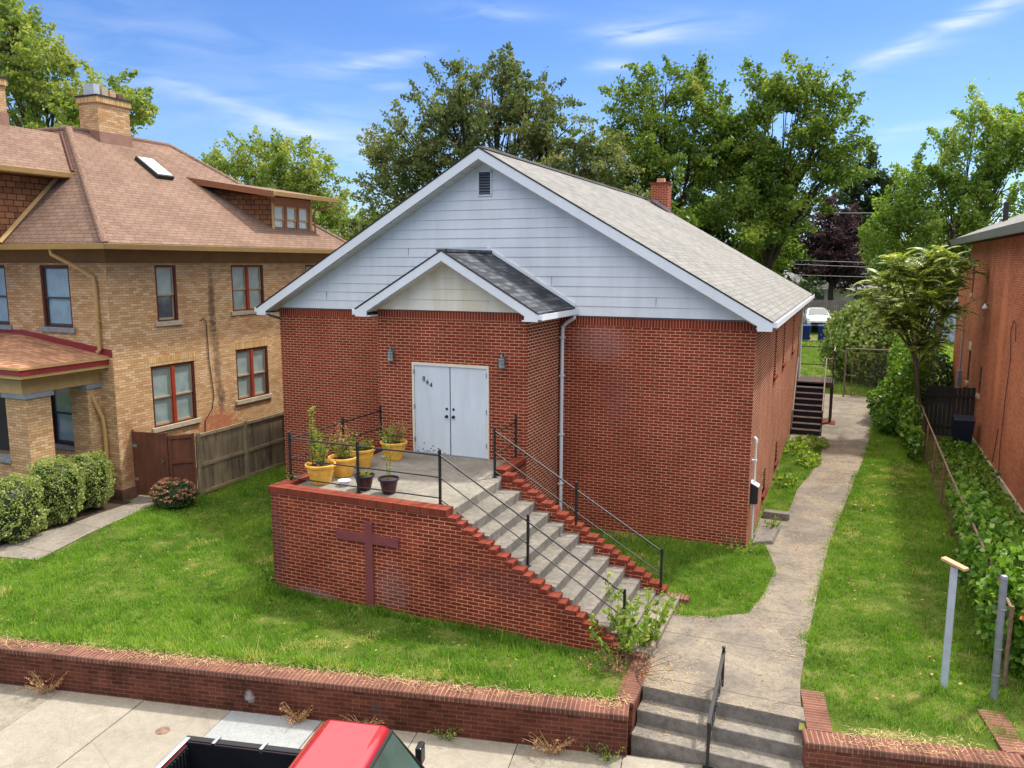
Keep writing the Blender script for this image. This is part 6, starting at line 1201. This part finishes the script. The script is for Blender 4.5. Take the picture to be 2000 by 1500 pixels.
# white car facing the camera
def car():
    t = thing('parked_car', 'white sedan parked facing the yard in front of the grey fence', 'car', (-.5, 45.6, gzf(0, 45.6)), R(8))
    mb = MB(); mb.xf = None
    # cross sections along y (front at -2.2): half width, sill z, belt z, roof z
    S = [(-2.25, .62, .32, .52, .60), (-2.15, .80, .22, .62, .72), (-1.7, .89, .20, .74, .86), (-1.0, .91, .2, .86, .96), (-.85, .91, .2, .88, 1.0), (-.1, .91, .2, .92, 1.40), (.5, .91, .2, .94, 1.46), (1.2, .91, .2, .96, 1.38), (1.9, .88, .22, .98, 1.12), (2.25, .78, .3, .9, 1.0), (2.32, .6, .4, .8, .85)]
    vs = []; 
    for y, w, z0, zbl, zr in S:
        tw = w*.72 if zr > 1.15 else w*.86; vs += [(-w*.9, y, z0), (-w, y, (z0+zbl)/2), (-w*.97, y, zbl), (-tw, y, zr-.05 if zr > 1.15 else zr-.03), (-tw*.7, y, zr), (0, y, zr+.015), (tw*.7, y, zr), (tw, y, zr-.05 if zr > 1.15 else zr-.03), (w*.97, y, zbl), (w, y, (z0+zbl)/2), (w*.9, y, z0)]
    k = 11; fs = []; 
    for i in range(len(S)-1):
        for j in range(k-1): fs.append((i*k+j, i*k+j+1, (i+1)*k+j+1, (i+1)*k+j))
    fs.append(tuple(range(k))[::-1]); fs.append(tuple((len(S)-1)*k+j for j in range(k))); mb.add(vs, fs); o = mb.build('body', 'car_white', t, smooth=True, local=True); sm = o.modifiers.new('smooth', 'SUBSURF'); sm.levels = sm.render_levels = 2
    mb = MB(); mb.hexa(((-.70, -.98, .99), (.70, -.98, .99), (.70, -.88, .94), (-.70, -.88, .94), (-.56, -.22, 1.42), (.56, -.22, 1.42), (.56, -.12, 1.36), (-.56, -.12, 1.36))); mb.build('windscreen', 'car_glass', t, local=True, bevel=.02)
    for s in (-1, 1):
        mb = MB(); mb.prism([(s*.84, -.7, .95), (s*.80, -.05, 1.27), (s*.78, .8, 1.28), (s*.85, 1.6, .99)], (s*.03, 0, 0)); mb.build('side_window', 'car_glass', t, local=True)
        mb = MB(); mb.hexa(((s*.42, -2.16, .64), (s*.78, -2.02, .66), (s*.80, -1.85, .70), (s*.42, -2.0, .72), (s*.42, -2.18, .69), (s*.78, -2.04, .72), (s*.80, -1.85, .77), (s*.42, -2.0, .76))); mb.build('headlight', 'headlamp', t, local=True)
        mb = MB(); mb.lathe([(0, -.06), (.07, -.05), (.08, 0), (.05, .06), (0, .07)], 10, (s*1.02, -.62, 1.0)); mb.build('wing_mirror', 'car_white', t, local=True, smooth=True)
        for y in (-1.4, 1.4):
            mb = MB(); mb.xf = Matrix.Translation((s*.80, y, .32)) @ Matrix.Rotation(R(90), 4, 'Y'); mb.lathe([(.20, -.1), (.31, -.1), (.33, -.06), (.33, .08), (.31, .11), (.20, .11)], 24); wh = mb.build('wheel', 'tyre', t, local=True, smooth=True)
            mb = MB(); mb.xf = Matrix.Translation((s*.80, y, .32)) @ Matrix.Rotation(R(90), 4, 'Y'); mb.lathe([(0, .08), (.2, .09)] if s > 0 else [(0, -.08), (.2, -.09)], 12); mb.build('rim', 'chrome', wh, local=True)
    mb = MB(); mb.box(-.62, .62, -2.27, -2.15, .34, .50); mb.build('grille', 'car_black', t, local=True, bevel=.02); mb = MB(); mb.box(-.8, .8, -2.2, 2.2, .16, .26); mb.build('underbody', 'car_black', t, local=True)
car()
def bin_(x, y, label, mat='blue_bin', group='blue wheeled bins'):
    z = gzf(x, y); t = thing('wheeled_bin', label, 'bin', (x, y, z), 0, group); mb = MB(); mb.hexa(((x-.24, y-.26, z+.08), (x+.24, y-.26, z+.08), (x+.24, y+.26, z+.08), (x-.24, y+.26, z+.08), (x-.30, y-.34, z+1.0), (x+.30, y-.34, z+1.0), (x+.30, y+.34, z+1.0), (x-.30, y+.34, z+1.0))); mb.build('body', mat, t, bevel=.02)
    mb = MB(); mb.hexa(((x-.32, y-.37, z+1.0), (x+.32, y-.37, z+1.0), (x+.32, y+.36, z+1.03), (x-.32, y+.36, z+1.03), (x-.30, y-.34, z+1.05), (x+.30, y-.34, z+1.05), (x+.30, y+.3, z+1.10), (x-.30, y+.3, z+1.10))); mb.build('lid', mat, t, bevel=.015)
    for s in (-1, 1): mb = MB(); mb.xf = Matrix.Translation((x+s*.26, y+.26, z+.12)) @ Matrix.Rotation(R(90), 4, 'Y'); mb.lathe([(0, -.03), (.12, -.03), (.12, .03), (0, .03)], 14); mb.build('wheel', 'tyre', t)
    mb = MB(); mb.tube([(x-.24, y+.4, z+.98), (x+.24, y+.4, z+.98)], .02, 6); mb.build('handle', mat, t)
bin_(-.95, 40.2, 'blue wheeled bin half hidden by the church corner'); bin_(.10, 40.4, 'blue wheeled bin standing left of the pale shrub')
bin_(5.55, 12.9, 'dark navy wheeled bin by the orange wall before the black fence', 'navy_bin', None)
mb = MB(); mb.box(-2.5, 1.2, 39.6, 41.2, .8, gzf(0, 41.2)+.012); mb.build('drive', 'walk')['kind'] = 'structure'
t = thing('dark_fence', 'blackened board fence across the gap beside the orange building', 'fence', (5.2, 14.6, 0)); mb = MB(); a = 4.5; rnd = random.Random(5)
while a < 5.98: mb.box(a, a+.13, 14.6, 14.625, .0, 1.85+rnd.uniform(-.03, .03)); a += .142
mb.build('boards', 'dark_wood', t)
for z in (.4, 1.5): mb = MB(); mb.box(4.5, 5.98, 14.55, 14.595, z, z+.09); mb.build('rail', 'dark_wood', t)
t = thing('utility_pole', 'wooden utility pole with transformer half hidden in the dark trees', 'pole', (-4.9, 38.8, gzf(0, 38.8))); mb = MB(); mb.tube([(-4.9, 38.8, 0), (-4.9, 38.8, 10.2)], [.16, .11], 10); mb.build('pole', 'bark', t); mb = MB(); mb.box(-6.0, -3.8, 38.7, 38.8, 9.5, 9.62); mb.build('crossarm', 'bark', t)
mb = MB(); mb.lathe([(0, -.45), (.2, -.45), (.22, -.4), (.22, .3), (.2, .36), (0, .4)], 14, (-4.6, 38.5, 8.6)); mb.build('transformer', 'post_paint', t, smooth=True)
def wire(a, b, sag, label):
    mb = MB(); a = Vector(a); b = Vector(b); mb.tube([a.lerp(b, k/10)-ZV*sag*4*(k/10)*(1-k/10) for k in range(11)], .012, 4, False); tag(mb.build('overhead_wire', 'galv'), label, 'wire', 'overhead wires behind the church')
wire((-26, 38.5, 10.3), (-5.9, 38.8, 9.6), .3, 'overhead wire running left from the utility pole'); wire((-3.9, 38.8, 9.6), (30, 42, 10.5), .5, 'top overhead wire from the utility pole over the purple tree')
wire((-4.9, 38.7, 6.6), (30, 41, 6.2), .3, 'highest of the low wires crossing in front of the purple tree'); wire((-4.9, 38.7, 6.35), (30, 41, 5.9), .35, 'middle low wire crossing in front of the purple tree'); wire((-4.9, 38.7, 5.6), (30, 41, 5.4), .25, 'lowest wire crossing in front of the purple tree')
def far_house(x0, x1, y0, y1, h, rh_, mat, label, roofm='roof_grey'):
    z = gzf(0, y0)-.1; t = thing('far_house', label, 'house', ((x0+x1)/2, y0, z)); mb = MB(); mb.box(x0, x1, y0, y1, z, z+h); mb.build('wall', mat, t)
    mb = MB(); ym = (y0+y1)/2; mb.prism([(x0-.4, y0-.4, z+h-.05), (x0-.4, ym, z+h+rh_), (x0-.4, y1+.4, z+h-.05)], (x1-x0+.8, 0, 0)); mb.build('roof', roofm, t)
    n = max(2, int((x1-x0)/3))
    for i in range(n): a = x0+(x1-x0)*(i+.5)/n; mb = MB(); mb.box(a-.45, a+.45, y0-.03, y0+.02, z+1.0, z+2.3); w = mb.build('window', 'pane_dark', t); f = MB(); f.box(a-.5, a+.5, y0-.05, y0-.031, z+2.3, z+2.38); f.box(a-.5, a+.5, y0-.05, y0-.031, z+.92, z+1.0); f.build('frame', 'white', w)
M['blue_siding'] = siding('pale_blue_siding', srgb(170, 194, 210), .2)
far_house(7.2, 15, 42, 50, 4.6, 2.2, 'blue_siding', 'pale blue house glimpsed through the leaves at the right'); far_house(-9, 4, 56, 63, 2.6, 1.3, 'siding_old', 'low pale garage roofline behind the grey board fence')
far_house(-40, -30, 46, 55, 5.5, 2.6, 'siding', 'grey roofed house tip behind the end of the brown roof'); 

# ------------------------------------------------------------------ red pickup truck
TA = R(12.5); tu = Vector((math.cos(TA), math.sin(TA), 0)); TP = Vector((-5.35, -10.66, -.78))
t = thing('pickup_truck', 'red pickup truck parked at the kerb with an open black lined bed', 'truck', tuple(TP), TA)

def tb(name, mat, *bx, bevel=.01, parent=None, smooth=False):
    mb = MB()
    for b in bx: mb.box(*b)
    return mb.build(name, mat, parent or t, local=True, bevel=bevel, smooth=smooth)
W_ = -1.72
bed = MB()
for q in ((-.04, 1.62, -.12, -.0, .45, 1.22), (-.04, 1.62, W_, W_+.12, .45, 1.22), (-.04, .02, W_+.12, -.12, .55, 1.22)): bed.box(*q)
bed.build('bed_side', 'truck_red', t, local=True, bevel=.025)
tb('bed_liner', 'liner', (.03, 1.60, -.145, -.125, .6, 1.235), (.03, 1.60, W_+.125, W_+.145, .6, 1.235), (.025, .05, W_+.145, -.145, .6, 1.20), (1.57, 1.60, W_+.145, -.145, .6, 1.22), (.05, 1.57, W_+.145, -.145, .55, .6))
rb = MB()
for k in range(22): y = W_+.2+k*.063; rb.box(.051, .066, y, y+.03, .62, 1.17)
rb.build('liner_ribs', 'liner', t, local=True)
rb = MB()
for k in range(10): y = W_+.22+k*.135; rb.box(.07, 1.55, y, y+.06, .601, .615)
rb.build('bed_ribs', 'liner', t, local=True)
wa = MB(); wa.xf = Matrix.Translation((.95, -.30, .60)) @ Matrix.Rotation(R(90), 4, 'X'); wa.lathe([(.0, .16), (.26, .16), (.30, .12), (.30, -.15)], 20); wa.build('wheel_arch', 'liner', t, local=True, smooth=True)
for x in (.36, .98, 1.52): tb('clamp', 'chrome', (x, x+.045, -.15, .01, 1.20, 1.262), bevel=.006)
tb('rail_cap', 'car_black', (-.04, 1.62, -.11, -.02, 1.222, 1.238)); tb('rail_cap', 'car_black', (-.04, 1.62, W_+.02, W_+.11, 1.222, 1.238)); tb('tailgate_cap', 'chrome', (-.045, .03, W_+.05, -.05, 1.222, 1.24))
cab = MB(); cab.hexa(((1.80, W_+.17, 1.64), (2.73, W_+.20, 1.66), (2.73, -.20, 1.66), (1.80, -.17, 1.64), (1.90, W_+.24, 1.82), (2.63, W_+.25, 1.825), (2.63, -.22, 1.825), (1.90, -.21, 1.82)))
o = cab.build('cab_roof', 'truck_red', t, local=True, smooth=True); bv = o.modifiers.new('bevel', 'BEVEL'); bv.width = .07; bv.segments = 5; bv.limit_method = 'ANGLE'; bv.angle_limit = R(20)
cab = MB(); cab.hexa(((1.645, W_+.04, 1.12), (1.72, W_+.04, 1.12), (1.72, -.04, 1.12), (1.645, -.04, 1.12), (1.79, W_+.18, 1.70), (1.90, W_+.18, 1.70), (1.90, -.18, 1.70), (1.79, -.18, 1.70))); cab.build('cab_back', 'truck_red', t, local=True, bevel=.03)
cab = MB(); cab.hexa(((1.655, W_+.30, 1.22), (1.69, W_+.30, 1.22), (1.69, -.30, 1.22), (1.655, -.30, 1.22), (1.765, W_+.36, 1.60), (1.79, W_+.36, 1.60), (1.79, -.36, 1.60), (1.765, -.36, 1.60))); cab.build('rear_window', 'truck_glass', t, local=True)
cab = MB(); cab.box(2.655, 2.70, W_+.26, -.24, 1.735, 1.765); cab.box(3.02, 3.07, W_+.10, -.10, 1.115, 1.14); cab.build('window_seal', 'car_black', t, local=True)
# crumpled black sheet in the bed
rngT = np.random.default_rng(77); N_ = 26; g_ = MB(); hh_ = {}
for i in range(N_):
    for j in range(N_):
        u_, v_ = i/(N_-1), j/(N_-1); z_ = .80+.16*abs(math.sin(5*u_+3*v_+2*math.sin(4*v_)))+.12*abs(math.sin(9*v_-6*u_))+rngT.uniform(0, .025); e_ = min(u_, v_, 1-u_, 1-v_); hh_[i, j] = (.12+1.35*u_, W_+.2+1.32*v_, .62+(z_-.62)*min(1, e_*6))
g_.add([hh_[i, j] for i in range(N_) for j in range(N_)], [(i*N_+j, (i+1)*N_+j, (i+1)*N_+j+1, i*N_+j+1) for i in range(N_-1) for j in range(N_-1)])
tp_ = g_.build('tarpaulin', 'black', None, local=True); tp_.location = TP+ZV*.0; tp_.rotation_euler = (0, 0, TA); tag(tp_, 'crumpled black plastic sheet lying in the truck bed', 'tarpaulin')
lo = MB(); lo.box(1.64, 3.02, W_+.0, .0, .40, 1.16); lo.build('door', 'truck_red', t, local=True, bevel=.03)
ws = MB(); ws.hexa(((3.04, W_+.10, 1.12), (3.06, -.10, 1.12), (3.02, -.10, 1.10), (3.0, W_+.10, 1.10), (2.67, W_+.24, 1.765), (2.67, -.24, 1.765), (2.64, -.24, 1.755), (2.64, W_+.24, 1.755))); ws.build('windscreen', 'truck_glass', t, local=True)
for s, y in ((1, -.03), (-1, W_+.03)):
    q = MB(); q.prism([(1.86, y, 1.17), (2.98, y, 1.17), (2.66, y-s*.16, 1.70), (2.02, y-s*.16, 1.72)], (0, -s*.02, 0)); q.build('side_window', 'truck_glass', t, local=True)
    q = MB(); q.tube([(3.05, y-s*.02, 1.12), (2.66, y-s*.20, 1.74)], .024, 6); q.build('pillar', 'car_black', t, local=True)
    q = MB(); q.box(2.86, 2.92, y+s*.03, y+s*.10, 1.14, 1.2); q.box(2.85, 2.93, y+s*.09, y+s*.26, 1.12, 1.36); q.build('wing_mirror', 'car_black', t, local=True, bevel=.02)
ho = MB(); ho.hexa(((3.0, W_+.03, .5), (4.35, W_+.08, .5), (4.35, -.08, .5), (3.0, -.03, .5), (3.0, W_+.03, 1.15), (4.30, W_+.1, .98), (4.30, -.1, .98), (3.0, -.03, 1.15))); ho.build('bonnet', 'truck_red', t, local=True, bevel=.05)
tb('wiper', 'car_black', (3.07, 3.09, -1.3, -.35, 1.14, 1.155), bevel=0)
tb('front_bumper', 'chrome', (4.34, 4.48, W_+.02, -.02, .42, .62), bevel=.03); tb('grille', 'car_black', (4.33, 4.37, W_+.3, -.3, .64, .9)); 
for y in (-.28, W_+.1): tb('headlight', 'headlamp', (4.33, 4.375, y, y+.18, .68, .88))
for y in (-.13, W_+.03): tb('tail_light', 'maroon', (-.055, -.03, y, y+.1, .75, 1.1))
tb('rear_bumper', 'chrome', (-.16, -.05, W_+.05, -.05, .42, .58), bevel=.02); tb('chassis', 'car_black', (-.0, 4.3, W_+.25, -.25, .3, .5))
for x in (.95, 3.65):
    for s, y in ((1, -.12), (-1, W_+.12)):
        mb = MB(); mb.xf = Matrix.Translation((x, y, .33)) @ Matrix.Rotation(R(90), 4, 'X'); mb.lathe([(.2, -.11), (.31, -.11), (.33, -.07), (.33, .07), (.31, .11), (.2, .11)], 24); wh = mb.build('wheel', 'tyre', t, local=True, smooth=True); mb = MB(); mb.xf = Matrix.Translation((x, y, .33)) @ Matrix.Rotation(R(90), 4, 'X'); mb.lathe([(0, -s*.07), (.12, -s*.09), (.2, -s*.08)], 16); mb.build('rim', 'chrome', wh, local=True)
